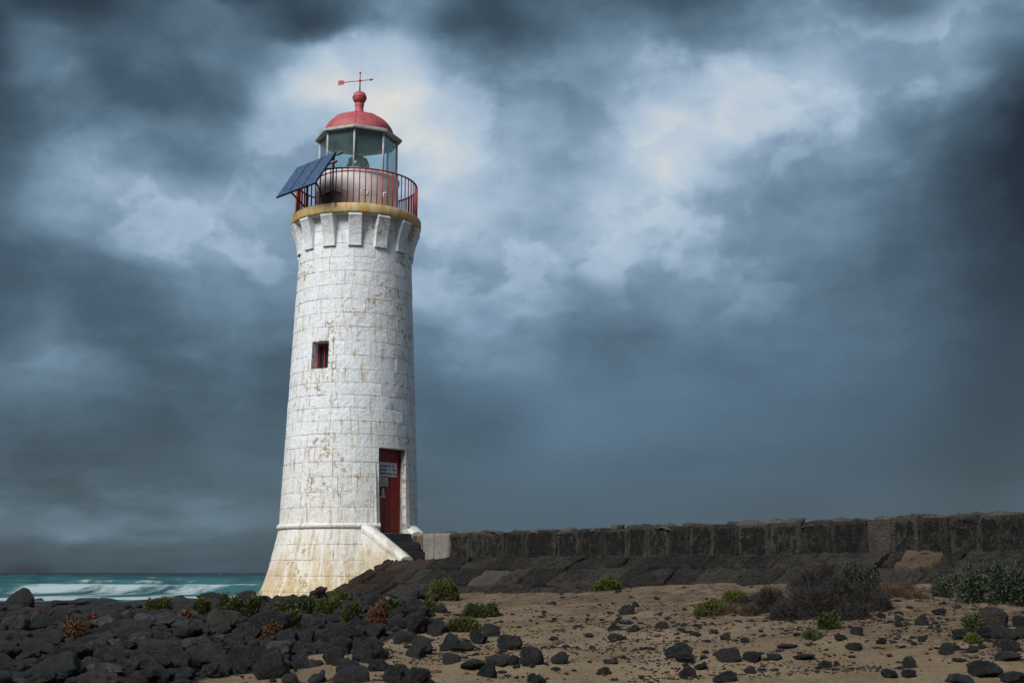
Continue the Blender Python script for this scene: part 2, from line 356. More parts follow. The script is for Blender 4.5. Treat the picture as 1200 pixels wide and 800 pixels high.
def glass(name, tint, gl):
    m, q, b = material(name); q.n.remove(b); t = q.node('ShaderNodeBsdfTransparent'); t.inputs[0].default_value = tint
    d = q.node('ShaderNodeBsdfDiffuse'); d.inputs[0].default_value = (.60, .84, .84, 1)
    mx0 = q.node('ShaderNodeMixShader'); n = q.noise(q.pos(), 1.6, 4); q.put(mx0.inputs[0], q.step(n, .3, .75, .015, .07)); q.l.new(t.outputs[0], mx0.inputs[1]); q.l.new(d.outputs[0], mx0.inputs[2])
    g = q.node('ShaderNodeBsdfGlossy'); g.inputs['Roughness'].default_value = .04; fr = q.node('ShaderNodeFresnel'); fr.inputs[0].default_value = 1.45
    mx = q.node('ShaderNodeMixShader'); q.put(mx.inputs[0], q.m('MULTIPLY', fr.outputs[0], gl)); q.l.new(mx0.outputs[0], mx.inputs[1]); q.l.new(g.outputs[0], mx.inputs[2])
    q.l.new(mx.outputs[0], q.n['Material Output'].inputs[0]); return m
M_GLASS = glass('teal_lantern_glass', (.93, .99, .99, 1), .4)
def lensmat():
    m, q, b = material('lens_glass'); b.inputs['Base Color'].default_value = (.08, .095, .095, 1); b.inputs['Roughness'].default_value = .12; b.inputs['Coat Weight'].default_value = .6; return m
M_LENS = lensmat()
def wpane():
    m, q, b = material('dark_window_pane'); b.inputs['Base Color'].default_value = (.022, .026, .03, 1); b.inputs['Roughness'].default_value = .15; return m
M_WPANE = wpane()
def solar():
    m, q, b = material('blue_solar_cells'); p = q.oco(); x, y, z = q.sep(p)
    br = q.node('ShaderNodeTexBrick', offset=0); q.l.new(p, br.inputs[0]); br.inputs['Scale'].default_value = 1; br.inputs['Brick Width'].default_value = .105; br.inputs['Row Height'].default_value = .105
    br.inputs['Mortar Size'].default_value = .004; br.inputs['Color1'].default_value = (.018, .04, .105, 1); br.inputs['Color2'].default_value = (.03, .07, .165, 1); br.inputs['Mortar'].default_value = (.10, .16, .27, 1)
    n = q.noise(p, 9, 5, .7); c = q.mix(q.m('MULTIPLY', q.step(n, .42, .62), .75), br.outputs[0], (.10, .135, .20, 1))
    q.put(b.inputs['Base Color'], c); b.inputs['Roughness'].default_value = .32; return m
M_SOLAR = solar()
def basalt(name, dark=(.0035, .0035, .0038), light=(.023, .0222, .0212), lich=.25, lichc=(.12, .095, .05), bs=.8, scale=1.0):
    m, q, b = material(name); p = q.pos(); r = q.orand(); pp = q.v('ADD', p, q.comb(q.m('MULTIPLY', r, 13), q.m('MULTIPLY', r, 7), 0))
    n = q.noise(pp, 3.2*scale, 6, .65); f = q.noise(pp, 22*scale, 5, .72)
    c = q.mix(q.step(q.m('ADD', n, q.m('MULTIPLY', q.m('SUBTRACT', r, .5), .25)), .35, .68), dark+(1,), light+(1,))
    c = q.mix(q.m('MULTIPLY', q.step(f, .5, .68), .6), c, tuple(x*3.2 for x in light)+(1,))  # pale flecks: highlights painted into the rock colour
    lz = q.m('MULTIPLY', q.step(q.noise(pp, 5*scale, 5, .7), .60, .70), q.m('MULTIPLY', q.step(q.m('FRACT', q.m('MULTIPLY', r, 7.3)), .45, .8), lich*2)); c = q.mix(lz, c, lichc+(1,))
    q.put(b.inputs['Base Color'], c); q.put(b.inputs['Roughness'], q.step(n, .3, .7, .48, .78)); b.inputs['Specular IOR Level'].default_value = .5
    ves = q.step(q.vor(pp, 48*scale), .12, .42)
    h = q.m('ADD', q.m('MULTIPLY', f, .8), q.m('ADD', q.m('MULTIPLY', ves, .25), q.m('MULTIPLY', q.noise(pp, 9*scale, 8, .78), 2.8)))
    q.put(b.inputs['Normal'], q.bump(h, 1., .06)); return m
M_ROCK = basalt('black_basalt'); M_ROCKG = basalt('pale_grey_basalt', (.022, .021, .021), (.075, .072, .068), .3, (.11, .085, .045)); M_ROCKB = basalt('brown_grey_basalt', (.012, .010, .009), (.045, .036, .028), .5, (.10, .07, .03))
def wallstone(name, a, bb, lichen, blackness, scale=1.):
    m, q, b = material(name); p = q.pos(); r = q.orand(); pp = q.v('ADD', p, q.comb(0, 0, q.m('MULTIPLY', r, 9))); e = q.attr('edge'); x, y, z = q.sep(p)
    n = q.noise(pp, 2.8*scale, 6, .68); f = q.noise(pp, 30*scale, 4, .75)
    drip = q.noise(q.v('MULTIPLY', p, (1, 1, .6)), 11*scale, 7, .75)
    c = q.mix(q.step(q.m('ADD', n, q.m('MULTIPLY_ADD', r, .36, -.18)), .32, .7), a+(1,), bb+(1,))
    c = q.mix(q.m('MULTIPLY', q.step(f, .52, .7), .6), c, lichen+(1,))
    blk = q.step(q.m('ADD', drip, q.m('ADD', q.m('MULTIPLY', e, -.34), q.m('MULTIPLY_ADD', q.m('FRACT', q.m('MULTIPLY', r, 5.7)), .10, blackness-.05))), .47, .58)
    c = q.mix(q.m('MULTIPLY', blk, .88), c, (.009, .009, .009, 1))
    q.put(b.inputs['Base Color'], c); b.inputs['Roughness'].default_value = .88; b.inputs['Specular IOR Level'].default_value = .2
    h = q.m('ADD', q.noise(pp, 9*scale, 7, .75), q.m('MULTIPLY', q.step(q.vor(pp, 30*scale), .1, .5), .3)); h = q.m('ADD', h, q.m('MULTIPLY', f, .5)); q.put(b.inputs['Normal'], q.bump(h, 1., .085)); return m
M_PARA = wallstone('lichened_dark_wall_stone', (.024, .022, .019), (.060, .054, .046), (.14, .128, .108), .075)
M_REV = wallstone('dark_revetment_stone', (.015, .0135, .012), (.052, .045, .038), (.12, .107, .09), -.02)
M_REVB = wallstone('brown_revetment_stone', (.030, .018, .013), (.058, .037, .027), (.085, .06, .043), -.04)
M_TANST = wallstone('tan_stone', (.075, .053, .034), (.13, .094, .06), (.17, .13, .09), -.06)
M_TANS = wallstone('greyish_tan_stone', (.05, .044, .036), (.09, .079, .063), (.13, .115, .093), -.09)
M_WBLK = wallstone('flaking_whitewashed_stone', (.30, .27, .24), (.52, .50, .47), (.14, .085, .065), -.2)
M_RBLK = wallstone('rusty_whitewashed_stone', (.17, .10, .075), (.33, .25, .21), (.10, .05, .035), -.12)
def leafmat(name, a, b_, c_, rough=.55):
    m, q, b = material(name); r = q.island(); n = q.noise(q.pos(), 5, 3)
    c = q.mix(r, a+(1,), b_+(1,)); c = q.mix(q.m('MULTIPLY', q.step(n, .45, .68), .7), c, c_+(1,))
    q.put(b.inputs['Base Color'], c); b.inputs['Roughness'].default_value = rough; b.inputs['Specular IOR Level'].default_value = .25
    return m
M_LGREEN = leafmat('yellow_green_leaves', (.04, .052, .010), (.10, .105, .026), (.068, .08, .016))
M_MGREEN = leafmat('fresh_green_leaves', (.030, .045, .012), (.070, .085, .028), (.08, .085, .028))
M_SALT = leafmat('grey_green_saltbush_leaves', (.022, .030, .018), (.058, .070, .044), (.04, .047, .03))
M_DEAD = leafmat('dead_grey_twigs', (.018, .016, .0145), (.052, .046, .041), (.032, .026, .021), .85)
M_DRY = leafmat('dry_brown_twigs', (.05, .032, .02), (.11, .075, .045), (.07, .05, .03), .85)
M_REDW = leafmat('rust_orange_succulent', (.075, .032, .014), (.15, .068, .032), (.10, .045, .02))
M_STEM = simple('brown_stem', (.05, .035, .022), .85)

# ------------------------------------------------------------------ ground
GP = np.array([(-400, -6), (-60, -.4), (-10, 0), (4, .05), (9, .2), (12, .38), (14, .47), (16, .55), (19, .64), (22, .70), (26, .82), (29, .88), (33, .78), (38, .5), (46, .2), (56, -.1), (64, -.34), (80, -.40), (94, -.46), (110, -.9), (160, -2.5), (400, -7), (20000, -60)])
def smooth_prof(y):
    return (np.interp(y, GP[:, 0], GP[:, 1])+np.interp(y-1.2, GP[:, 0], GP[:, 1])+np.interp(y+1.2, GP[:, 0], GP[:, 1]))/3
BXY = np.array([(0, -6), (11, -2.9), (12.5, -2.35), (14, -1.75), (16, -1.05), (18, -1.15), (21, -1.6), (24, -2.5), (27, -3.4), (29, -5.2), (33, -4.5), (37, 3), (45, 40), (100, 80)])
def field(x, y):                                    # 1 in the rock field, 0 on the sand
    return sst(np.interp(y, BXY[:, 0], BXY[:, 1])+(fbm(np.asarray(x)*1.1, np.asarray(y)*1.1, 40, 3)-.45)*1.6-x, -.35, .35)
def ground(x, y):
    x = np.asarray(x, float); y = np.asarray(y, float); near = sst(y, 300, 100)
    z = smooth_prof(y)
    n_ = (x-TX)*.70710678+(y-TY)*.70710678; t_ = (x-TX)*.70710678-(y-TY)*.70710678
    z = z+np.interp(t_, [0, 3, 6, 8, 11.5, 15.5, 20, 30, 60], [0.05, .22, .36, .50, .70, .84, .95, 1.0, .6])*(.30+.70*sst(n_, -10.5, -1.2))*sst(n_, 14, 4)*sst(y, 4, 12)
    z = z-.24*sst(x, -5.2, -9)*sst(y, 17, 24)*sst(y, 60, 40)
    z = z+(fbm(x*.45, y*.45, 3, 4)-.47)*.22*near+(fbm(x*2.3, y*2.3, 9, 4)-.44)*.11*near
    z = z+field(x, y)*(fbm(x*1.3, y*1.3, 21, 3)-.4)*.25*near*sst(y, 60, 40)
    return z+(fbm(x*.16, y*.16, 77, 4)-.47)*.3*sst(y, 55, 66)*near
def gz(x, y): return float(ground(x, y))
def hit(px, py):                                    # where the ray of a photo pixel meets the ground
    d = ray(px, py); lo = 6.; Y = lo
    while Y < 120:
        k = Y/d[1]
        if CZ+d[2]*k < gz(d[0]*k, Y): break
        Y += .08
    return Vector((d[0]*k, Y, gz(d[0]*k, Y)))
def sand_mat():
    m, q, b = material('coarse_beach_sand'); p = q.pos(); x, y, z = q.sep(p); g = q.attr('gravel'); l = q.attr('litter')
    n = q.noise(p, .9, 5, .6); f = q.noise(p, 9, 6, .7); gr = q.noise(p, 70, 3, .7)
    c = q.mix(q.step(n, .35, .66), (.265, .192, .120, 1), (.345, .255, .163, 1)); c = q.mix(q.m('MULTIPLY', q.step(f, .5, .75), .55), c, (.14, .095, .058, 1))
    c = q.mix(q.step(gr, .56, .66), c, (.075, .055, .04, 1)); c = q.mix(q.m('MULTIPLY', q.step(gr, .40, .30), .4), c, (.33, .26, .18, 1))
    lf = q.m('MULTIPLY', l, q.step(q.noise(q.v('MULTIPLY', p, (1, 2.2, 1)), 3.6, 7, .72), .36, .60)); c = q.mix(q.m('MULTIPLY', lf, .8), c, (.075, .050, .034, 1))
    gf = q.step(q.m('ADD', g, q.m('MULTIPLY', q.m('SUBTRACT', f, .5), .5)), .35, .7); gc = q.mix(q.step(gr, .4, .65), (.016, .014, .013, 1), (.055, .045, .035, 1)); c = q.mix(gf, c, gc)
    q.put(b.inputs['Base Color'], c); b.inputs['Roughness'].default_value = .92; b.inputs['Specular IOR Level'].default_value = .15
    h = q.m('ADD', q.m('MULTIPLY', f, 1.3), q.m('ADD', q.m('MULTIPLY', gr, .4), q.noise(p, 28, 4, .7))); q.put(b.inputs['Normal'], q.bump(h, 1., .055)); return m
M_SAND = sand_mat()
def axis(lo, a, b, hi, st, n):
    g = np.geomspace(1, abs(lo-a)+1, n)-1; h = np.geomspace(1, hi-b+1, n)-1
    return np.unique(np.concatenate([a-g, np.arange(a, b, st), b+h]))
gx = axis(-9000, -20, 16, 9000, .11, 26); gy = axis(-400, 9, 48, 15000, .11, 40)
GX, GY = np.meshgrid(gx, gy); GZ = ground(GX, GY); nx, ny = len(gx), len(gy)
I = (np.arange(ny-1)[:, None]*nx+np.arange(nx-1)[None, :]).ravel()
UX, UY = .70710678, -.70710678
def tn(x, y): return (x-TX)*UX+(y-TY)*UY, (x-TX)*.70710678+(y-TY)*.70710678
tt, nn_ = tn(GX, GY); lit = sst(nn_, -8.5, -3.5)*sst(GX, -3.5, -.5)*.9+.4*sst(fbm(GX*.7, GY*1.6, 60, 4), .44, .60)
go = npmesh('beach_ground', np.stack([GX, GY, GZ], -1).reshape(-1, 3), np.stack([I, I+1, I+nx+1, I+nx], -1), M_SAND, attrs={'gravel': field(GX, GY).ravel(), 'litter': np.clip(lit, 0, 1).ravel()})
tag(go, kind='structure')

# ------------------------------------------------------------------ sea
SEA = -.40
def sea_mat():
    m, q, b = material('teal_storm_sea'); p = q.pos(); x, y, z = q.sep(p); fo = q.attr('foam'); te = q.attr('teal')
    n = q.noise(q.v('MULTIPLY', p, (.5, .09, 1)), .3, 6, .65)
    c = q.mix(te, (.010, .024, .032, 1), q.mix(q.step(n, .35, .65), (.014, .075, .082, 1), (.036, .15, .15, 1)))
    fn = q.noise(q.v('MULTIPLY', p, (.55, .07, 1)), .5, 8, .70); f = q.step(q.m('ADD', fo, q.m('MULTIPLY', q.m('SUBTRACT', fn, .5), 3.0)), .34, .92)
    c = q.mix(f, c, (.40, .48, .50, 1))
    q.put(b.inputs['Base Color'], c); q.put(b.inputs['Roughness'], q.m('MULTIPLY_ADD', f, .4, .42)); b.inputs['Specular IOR Level'].default_value = .22; b.inputs['IOR'].default_value = 1.33
    q.put(b.inputs['Normal'], q.bump(q.noise(q.v('MULTIPLY', p, (.5, 1, 1)), .9, 7, .7), .9, .35)); return m
M_SEA = sea_mat()
pyv = np.concatenate([np.geomspace(.18, 2, 26), np.arange(2.1, 34, .11)])[::-1]; sy = 2.0*1449/pyv
saz = R(1)*np.concatenate([np.arange(-75, -27, 2.), np.arange(-27, -7.5, .06), np.arange(-7.5, 76, 2.)])
SYY, SAA = np.meshgrid(sy, np.tan(saz), indexing='ij'); SXX = SAA*SYY
wob = (fbm(SXX*.012, SYY*.004, 5, 3)-.47)*40
SZ = np.zeros_like(SXX); foam = np.zeros_like(SXX)
for Y0, wd, A_, x0, fm in ((101, 3, .22, 0, .45), (112, 5, .35, 1, .42), (128, 6, .45, 2, .42), (147, 8, .60, 3, .40), (178, 9, .85, 4, .22), (214, 11, .95, 5, .14), (262, 13, 1.0, 6, .10), (330, 18, 1.1, 7, .06), (430, 25, 1.3, 8, .05), (620, 40, 1.6, 9, .05), (950, 60, 1.9, 10, .04)):
    k = (SYY-Y0-wob*(Y0/200)-14*np.sin(SXX*.02+x0*2.1))/wd; al = .35+1.1*fbm(SXX*.03+x0*9, SYY*0+x0, 11+x0, 3)
    hgt = A_*al*np.exp(-np.where(k < 0, k*1.7, k*.7)**2); SZ += hgt
    foam += fm*np.exp(-(k/1.5)**2)*sst(fbm(SXX*.05, SYY*.03+x0*5, 30+x0, 3), .34, .55)*1.2
SZ += (fbm(SXX*.12, SYY*.2, 50, 4)-.47)*.5*sst(SYY, 90, 200)
foam += .24*sst(SYY, 185, 120)+.45*np.exp(-((SYY-150)/18)**2)*sst(SXX/SYY, -.31, -.39)+.33*sst(fbm(SXX*.03, SYY*.06, 90, 4), .55, .68)*sst(SYY, 900, 250)
teal = sst(SYY, 560, 300)*(.75+.25*sst(fbm(SXX*.01, SYY*.02, 63, 3), .3, .6))*sst(SYY, 60, 100)
nr, nc = SXX.shape; I = (np.arange(nr-1)[:, None]*nc+np.arange(nc-1)[None, :]).ravel()
so = npmesh('sea', np.stack([SXX, SYY, SEA+SZ*sst(SYY, 86, 100)], -1).reshape(-1, 3), np.stack([I, I+1, I+nc+1, I+nc], -1), M_SEA, attrs={'foam': foam.ravel(), 'teal': teal.ravel()})
tag(so, kind='structure')

# ------------------------------------------------------------------ lighthouse
T = Vector((TX, TY, 0)); PC = math.atan2(-TY, -TX)   # bearing from the tower to the camera
LH = empty('lighthouse', (TX, TY, .8), 'white painted stone lighthouse with red dome, red door and flared base', 'lighthouse')
PR = [(.6, 2.42), (.8, 2.31), (.97, 2.204), (1.05, 2.147), (1.2, 2.07), (1.41, 1.986), (1.71, 1.90), (2.015, 1.832), (2.3, 1.762), (2.6, 1.70), (2.74, 1.69), (4.91, 1.604), (7.27, 1.512), (9.48, 1.423), (10.25, 1.395)]
def Rz(z): return float(np.interp(z, [p[0] for p in PR], [p[1] for p in PR]))
PD = R(-45+1.6); HW = .415                           # door bearing, half width
PWN = PC+R(-31.5); HWW = .235
def cyl(a, r, z): return (TX+r*math.cos(a), TY+r*math.sin(a), z)
ZC = [.62, .80, 1.16, 1.52, 1.88, 2.24, 2.60] + [2.74+.352*k for k in range(6)] + [4.50+.31*k for k in range(1, 7)] + [6.36+.35*k for k in (1, 2)] + [7.06+.349*k for k in range(1, 10)]
OPEN = [(PD, HW, 2.24, 4.50), (PWN, HWW, 6.36, 7.06)]
def dang(a, b): return (a-b+math.pi) % (2*math.pi)-math.pi
def cuts(a0, a1, z0, z1):
    res = [(a0, a1)]; zm = (z0+z1)/2
    for c, hw, oz0, oz1 in OPEN:
        if not (oz0 < zm < oz1): continue
        h = math.asin(hw/Rz(zm)); out = []
        for p, q_ in res:
            cc = c
            while cc < p-math.pi: cc += 2*math.pi
            while cc > p+math.pi: cc -= 2*math.pi
            lo, hi = cc-h, cc+h
            if hi <= p or lo >= q_: out.append((p, q_)); continue
            if lo > p+.01: out.append((p, lo))
            if hi < q_-.01: out.append((hi, q_))
        res = out
    return res
core = MB(); NA = 120
for z0, z1 in zip(ZC[:-1], ZC[1:]):
    for i in range(NA):
        for a0, a1 in cuts(-math.pi+2*math.pi*i/NA, -math.pi+2*math.pi*(i+1)/NA, z0, z1):
            core.add([cyl(a0, Rz(z0)-.012, z0), cyl(a1, Rz(z0)-.012, z0), cyl(a1, Rz(z1)-.012, z1), cyl(a0, Rz(z1)-.012, z1)], [(0, 1, 2, 3)], True)
wall = core.build('tower_wall', M_WHITE, LH, origin=(TX, TY, .8))
def block(mb, ed, a0, a1, z0, z1, rnd):
    rm = Rz((z0+z1)/2); g = .003/rm; gzv = .003
    a0 += g; a1 -= g; z0 += gzv; z1 -= gzv; j = lambda s: rnd.uniform(-s, s)
    be = .007/rm; nu = max(2, int((a1-a0)*rm/.17)); us = [a0, a0+be]+[a0+be+(a1-a0-2*be)*k/nu for k in range(1, nu)]+[a1-be, a1]; vs_ = [z0, z0+.007, (z0+z1)/2, z1-.007, z1]
    vs = []; fs = []; n = len(us); off = j(.003); tl = j(.004); sk = j(.012)
    for jv, z in enumerate(vs_):
        for iu, a in enumerate(us):
            bd = iu in (0, n-1) or jv in (0, 4); cr = iu in (0, n-1) and jv in (0, 4)
            rr = Rz(z)+off+tl*(iu/(n-1)-.5)+(-.0045 if bd else j(.004))-(.004 if cr else 0)
            if bd and rnd.random() < .12: rr -= rnd.uniform(.002, .012)
            vs.append(cyl(a+(j(.003)/rm), rr, z+j(.003)+sk*(iu/(n-1)-.5))); ed.append(1. if bd else 0.)
    for jv in range(4):
        for iu in range(n-1): fs.append((jv*n+iu, jv*n+iu+1, (jv+1)*n+iu+1, (jv+1)*n+iu))
    ring = list(range(n))+[k*n+n-1 for k in range(1, 5)]+[4*n+i for i in range(n-2, -1, -1)]+[k*n for k in range(3, 0, -1)]
    b0 = len(vs)
    for i in ring:
        x, y, z = vs[i]; dxx, dyy = TX-x, TY-y; L = math.hypot(dxx, dyy); vs.append((x+dxx/L*.12, y+dyy/L*.12, z)); ed.append(1.)
    m_ = len(ring)
    for k in range(m_): fs.append((ring[k], b0+k, b0+(k+1) % m_, ring[(k+1) % m_]))
    mb.add(vs, fs, True)
rnd = random.Random(11); rear = MB(); rear_e = []
for ci, (z0, z1) in enumerate(zip(ZC[:-1], ZC[1:])):
    if abs(z0-2.60) < 1e-6: continue
    rm = Rz((z0+z1)/2); a = PC-math.pi+rnd.uniform(0, .4); end = a+2*math.pi; first = a
    while a < end-1e-4:
        wd_ = rnd.uniform(.46, .86)/rm; b_ = a+wd_
        if end-b_ < .38/rm: b_ = end
        for p, q_ in cuts(a, b_, z0, z1):
            mid = dang((p+q_)/2, PC); half = (q_-p)/2
            if abs(mid)-half < R(93):
                mb = MB(); ed = []; block(mb, ed, p, q_, z0, z1, rnd); mb.build('stone_block', M_TOWER, wall, attr=ed, sharp=18)
            else: block(rear, rear_e, p, q_, z0, z1, rnd)
        a = b_
ro = rear.build('rear_masonry', M_WHITE, wall, attr=rear_e); tag(ro, kind='stuff')
def ring_cut(prof, c, h, n=120):                     # lathe with a gap of half angle h round bearing c
    mb = MB(); vs = []; fs = []; m_ = len(prof)
    for k in range(n+1):
        a = c+h+(2*math.pi-2*h)*k/n
        for r, z in prof: vs.append(cyl(a, r, z))
    for k in range(n):
        for i in range(m_-1): fs.append((k*m_+i, (k+1)*m_+i, (k+1)*m_+i+1, k*m_+i+1))
    return mb.add(vs, fs, True)
ring_cut([(1.66, 2.60), (1.715, 2.605), (1.742, 2.64), (1.75, 2.67), (1.742, 2.70), (1.715, 2.735), (1.66, 2.742)], PD, math.asin(HW/1.70)).build('string_course', M_WHITE, LH, sharp=50)

def frame_at(psi):
    c, s = math.cos(psi), math.sin(psi)
    return lambda e, d, z: (TX+d*c-e*s, TY+d*s+e*c, z)   # e to the right seen from outside, d outwards
# --- doorway
fd = frame_at(PD); RD = 1.655; fr_ = math.sqrt(RD**2-HW**2)-.015; dd = fr_-.20
db = MB(); db.bevbox(-HW, HW, dd-.05, dd, 2.52, 4.50, .006, fd)
for k in range(5): db.box(-HW+.005+k*.166, -HW+.161+k*.166, dd-.01, dd+.012, 2.53, 4.47, fd)
door = db.build('door', M_DOOR, LH); tag(door, 'weathered dark red door with two white notices')
def letters(mb, x0, x1, z, h, fr, d, seed, sp=.35):
    r_ = random.Random(seed); x = x0
    while x < x1-h*.3:
        cw = h*r_.uniform(.45, .75)
        if r_.random() < .14: x += cw; continue
        s_ = h*.2
        kind_ = r_.randrange(4)
        mb.box(x, x+s_, d, d+.002, z, z+h*r_.choice((1, 1, .8)), fr)
        if kind_ != 1: mb.box(x+cw-s_, x+cw, d, d+.002, z, z+h*.8, fr)
        mb.box(x, x+cw, d+.0021, d+.003, z+(h*.8-s_ if kind_ < 2 else h*.35), z+(h*.8 if kind_ < 2 else h*.35+s_), fr)
        x += cw+h*.18
sg = MB(); sg.bevbox(-.36, .295, dd+.013, dd+.026, 3.85, 4.19, .005, fd); so1 = sg.build('notice_board', M_SIGN, door)
lt = MB()
for i, (zz_, hh) in enumerate(((4.075, .05), (3.985, .055), (3.895, .055))): letters(lt, -.32+.01*i, .255, zz_, hh, fd, dd+.0265, 40+i)
lt.build('lettering', M_INK, so1) if False else lt.build('lettering', M_INK, door)
sg = MB(); sg.bevbox(-.275, .02, dd+.013, dd+.022, 3.62, 3.825, .004, fd); sg.build('small_notice', M_SIGN, door)
lt = MB()
for i, zz_ in enumerate((3.775, 3.73, 3.69, 3.65)): letters(lt, -.25+.05*(i == 0), -.01-.05*(i == 0), zz_, .022, fd, dd+.0225, 60+i)
lt.build('small_lettering', M_INK, door)
# a faded white emblem under the notices: a small tower on a base
em = MB(); em.add([fd(e, dd+.0145, z) for e, z in ((-.22, 3.37), (-.16, 3.40), (-.15, 3.55), (-.12, 3.58), (-.09, 3.55), (-.08, 3.40), (-.02, 3.37), (-.05, 3.345), (-.19, 3.345))], [tuple(range(9))]); em.build('faded_emblem', M_JAMB, door)
MB().box(.36, .40, dd+.012, dd+.03, 2.6, 3.35, fd).build('rusty_edge_strip', M_RUST, door)
MB().tube([fd(.30, dd+.012, 3.40), fd(.30, dd+.05, 3.40), fd(.22, dd+.05, 3.40)], .012, 6).build('handle', M_STEEL, door)
fdt = lambda e, d, z: fd(e, d+(Rz(z)-RD if d > dd else 0), z)
jb = MB(); jb.box(-HW-.10, -HW, dd-.08, fr_-.02, 2.26, 4.498, fdt); jb.box(HW, HW+.10, dd-.08, fr_-.02, 2.26, 4.498, fdt); jb.box(-HW-.002, HW+.002, dd-.08, fr_-.015, 4.502, 4.60, fdt)
jb.build('door_frame', M_JAMB, LH)
MB().bevbox(-HW+.002, HW-.002, dd-.1, fr_+.06, 2.2, 2.515, .015, fd).build('threshold', M_RBLK, LH)
# --- window
fw = frame_at(PWN); RW = 1.534; fr2 = math.sqrt(RW**2-HWW**2)-.015; wd2 = fr2-.27
win = MB(); win.box(-HWW-.12, -HWW, wd2-.05, fr2, 6.36, 7.06, fw); win.box(HWW, HWW+.12, wd2-.05, fr2, 6.36, 7.06, fw); win.box(-HWW-.12, HWW+.12, wd2-.05, fr2, 7.062, 7.16, fw); win.box(-HWW-.12, HWW+.12, wd2-.05, fr2+.012, 6.26, 6.40, fw)
wo = win.build('window', M_WHITE, LH)
fb = MB()
for a_ in ((-HWW, -HWW+.055, 6.40, 7.06), (HWW-.055, HWW, 6.40, 7.06), (-HWW+.055, HWW-.055, 6.40, 6.46), (-HWW+.055, HWW-.055, 7.0, 7.06), (-.06, -.035, 6.46, 7.0)): fb.box(a_[0], a_[1], wd2-.04, wd2+.012, a_[2], a_[3], fw)
fb.build('window_frame', M_DOOR, wo); MB().box(-HWW, HWW, wd2-.045, wd2-.02, 6.40, 7.06, fw).build('pane', M_WPANE, wo)
# --- gallery slab, corbels
gal = MB().lathe([(1.0, 10.20), (1.58, 10.202), (1.635, 10.225), (1.655, 10.26), (1.66, 10.43), (1.645, 10.46), (1.0, 10.462)], TX, TY, 96).build('gallery', M_RIM, LH, sharp=40)
def bracket(psi):
    f = frame_at(psi); mb = MB(); hw = .165; n = 7; prof = []
    for k in range(n+1):
        s_ = k/n; prof.append((1.465+.03*s_+.13*max(0, s_-.2)**1.5*1.4, 9.44+.70*s_))
    prof = [(prof[0][0]-.015, 9.43)]+prof+[(prof[-1][0]+.012, 10.155), (prof[-1][0]+.012, 10.205)]
    ed = []; vs = []; m_ = len(prof)
    for sgn in (-1, 1):
        for d, z in prof: vs.append(f(sgn*hw, d, z))
        for d, z in prof: vs.append(f(sgn*(hw-.012), d+.012, z))
        for d, z in prof: vs.append(f(sgn*hw, 1.25, z))
    L = lambda side, row, i: side*3*m_+row*m_+i
    fs = []
    for i in range(m_-1):
        fs.append((L(0, 1, i), L(1, 1, i), L(1, 1, i+1), L(0, 1, i+1)))
        fs.append((L(0, 0, i), L(0, 1, i), L(0, 1, i+1), L(0, 0, i+1))); fs.append((L(1, 1, i), L(1, 0, i), L(1, 0, i+1), L(1, 1, i+1)))
        fs.append((L(0, 2, i), L(0, 0, i), L(0, 0, i+1), L(0, 2, i+1))); fs.append((L(1, 0, i), L(1, 2, i), L(1, 2, i+1), L(1, 0, i+1)))
    fs.append((L(0, 0, 0), L(0, 2, 0), L(1, 2, 0), L(1, 0, 0))); fs.append((L(0, 1, 0), L(0, 0, 0), L(1, 0, 0), L(1, 1, 0)))
    ed = ([0]*m_+[0]*m_+[1]*m_)*2
    for sgn in (0, 1): ed[sgn*3*m_] = ed[sgn*3*m_+m_] = 1
    mb.add(vs, fs, True); return mb.build('bracket', M_TOWER, gal, sharp=30, attr=[float(v) for v in ed])
for k in range(14): bracket(PC+R(-1+k*360/14))
# --- railing
RR = 1.535; ZR = 11.38
rail = MB(); rail.tube([cyl(2*math.pi*k/96, RR, ZR) for k in range(96)], .022, 8, closed=True); railo = rail.build('railing', M_RAIL, LH, origin=(TX, TY, 10.46))
bal0 = MB().tube([(0, 0, 10.44), (0, 0, ZR)], .0155, 6).build('baluster', M_RAIL, railo, origin=(0, 0, 10.44)); NB = 66
for k in range(NB):
    p = cyl(PC+2*math.pi*(k+.35)/NB, RR, 10.44)
    if k == 0: bal0.location = Vector(p)-WL[railo.name]; WL[bal0.name] = Vector(p)
    else: dup(bal0, p, 0, railo)
rad2 = MB().tube([(0, 0, 10.44), (0, 0, ZR+.01)], .026, 8).build('rail_post', M_RAIL, railo, origin=(0, 0, 10.44))
for k, a in enumerate((R(-88), R(88), R(148), R(-148))):
    p = cyl(PC+a, RR-.001, 10.44)
    if k == 0: rad2.location = Vector(p)-WL[railo.name]
    else: dup(rad2, p, 0, railo)
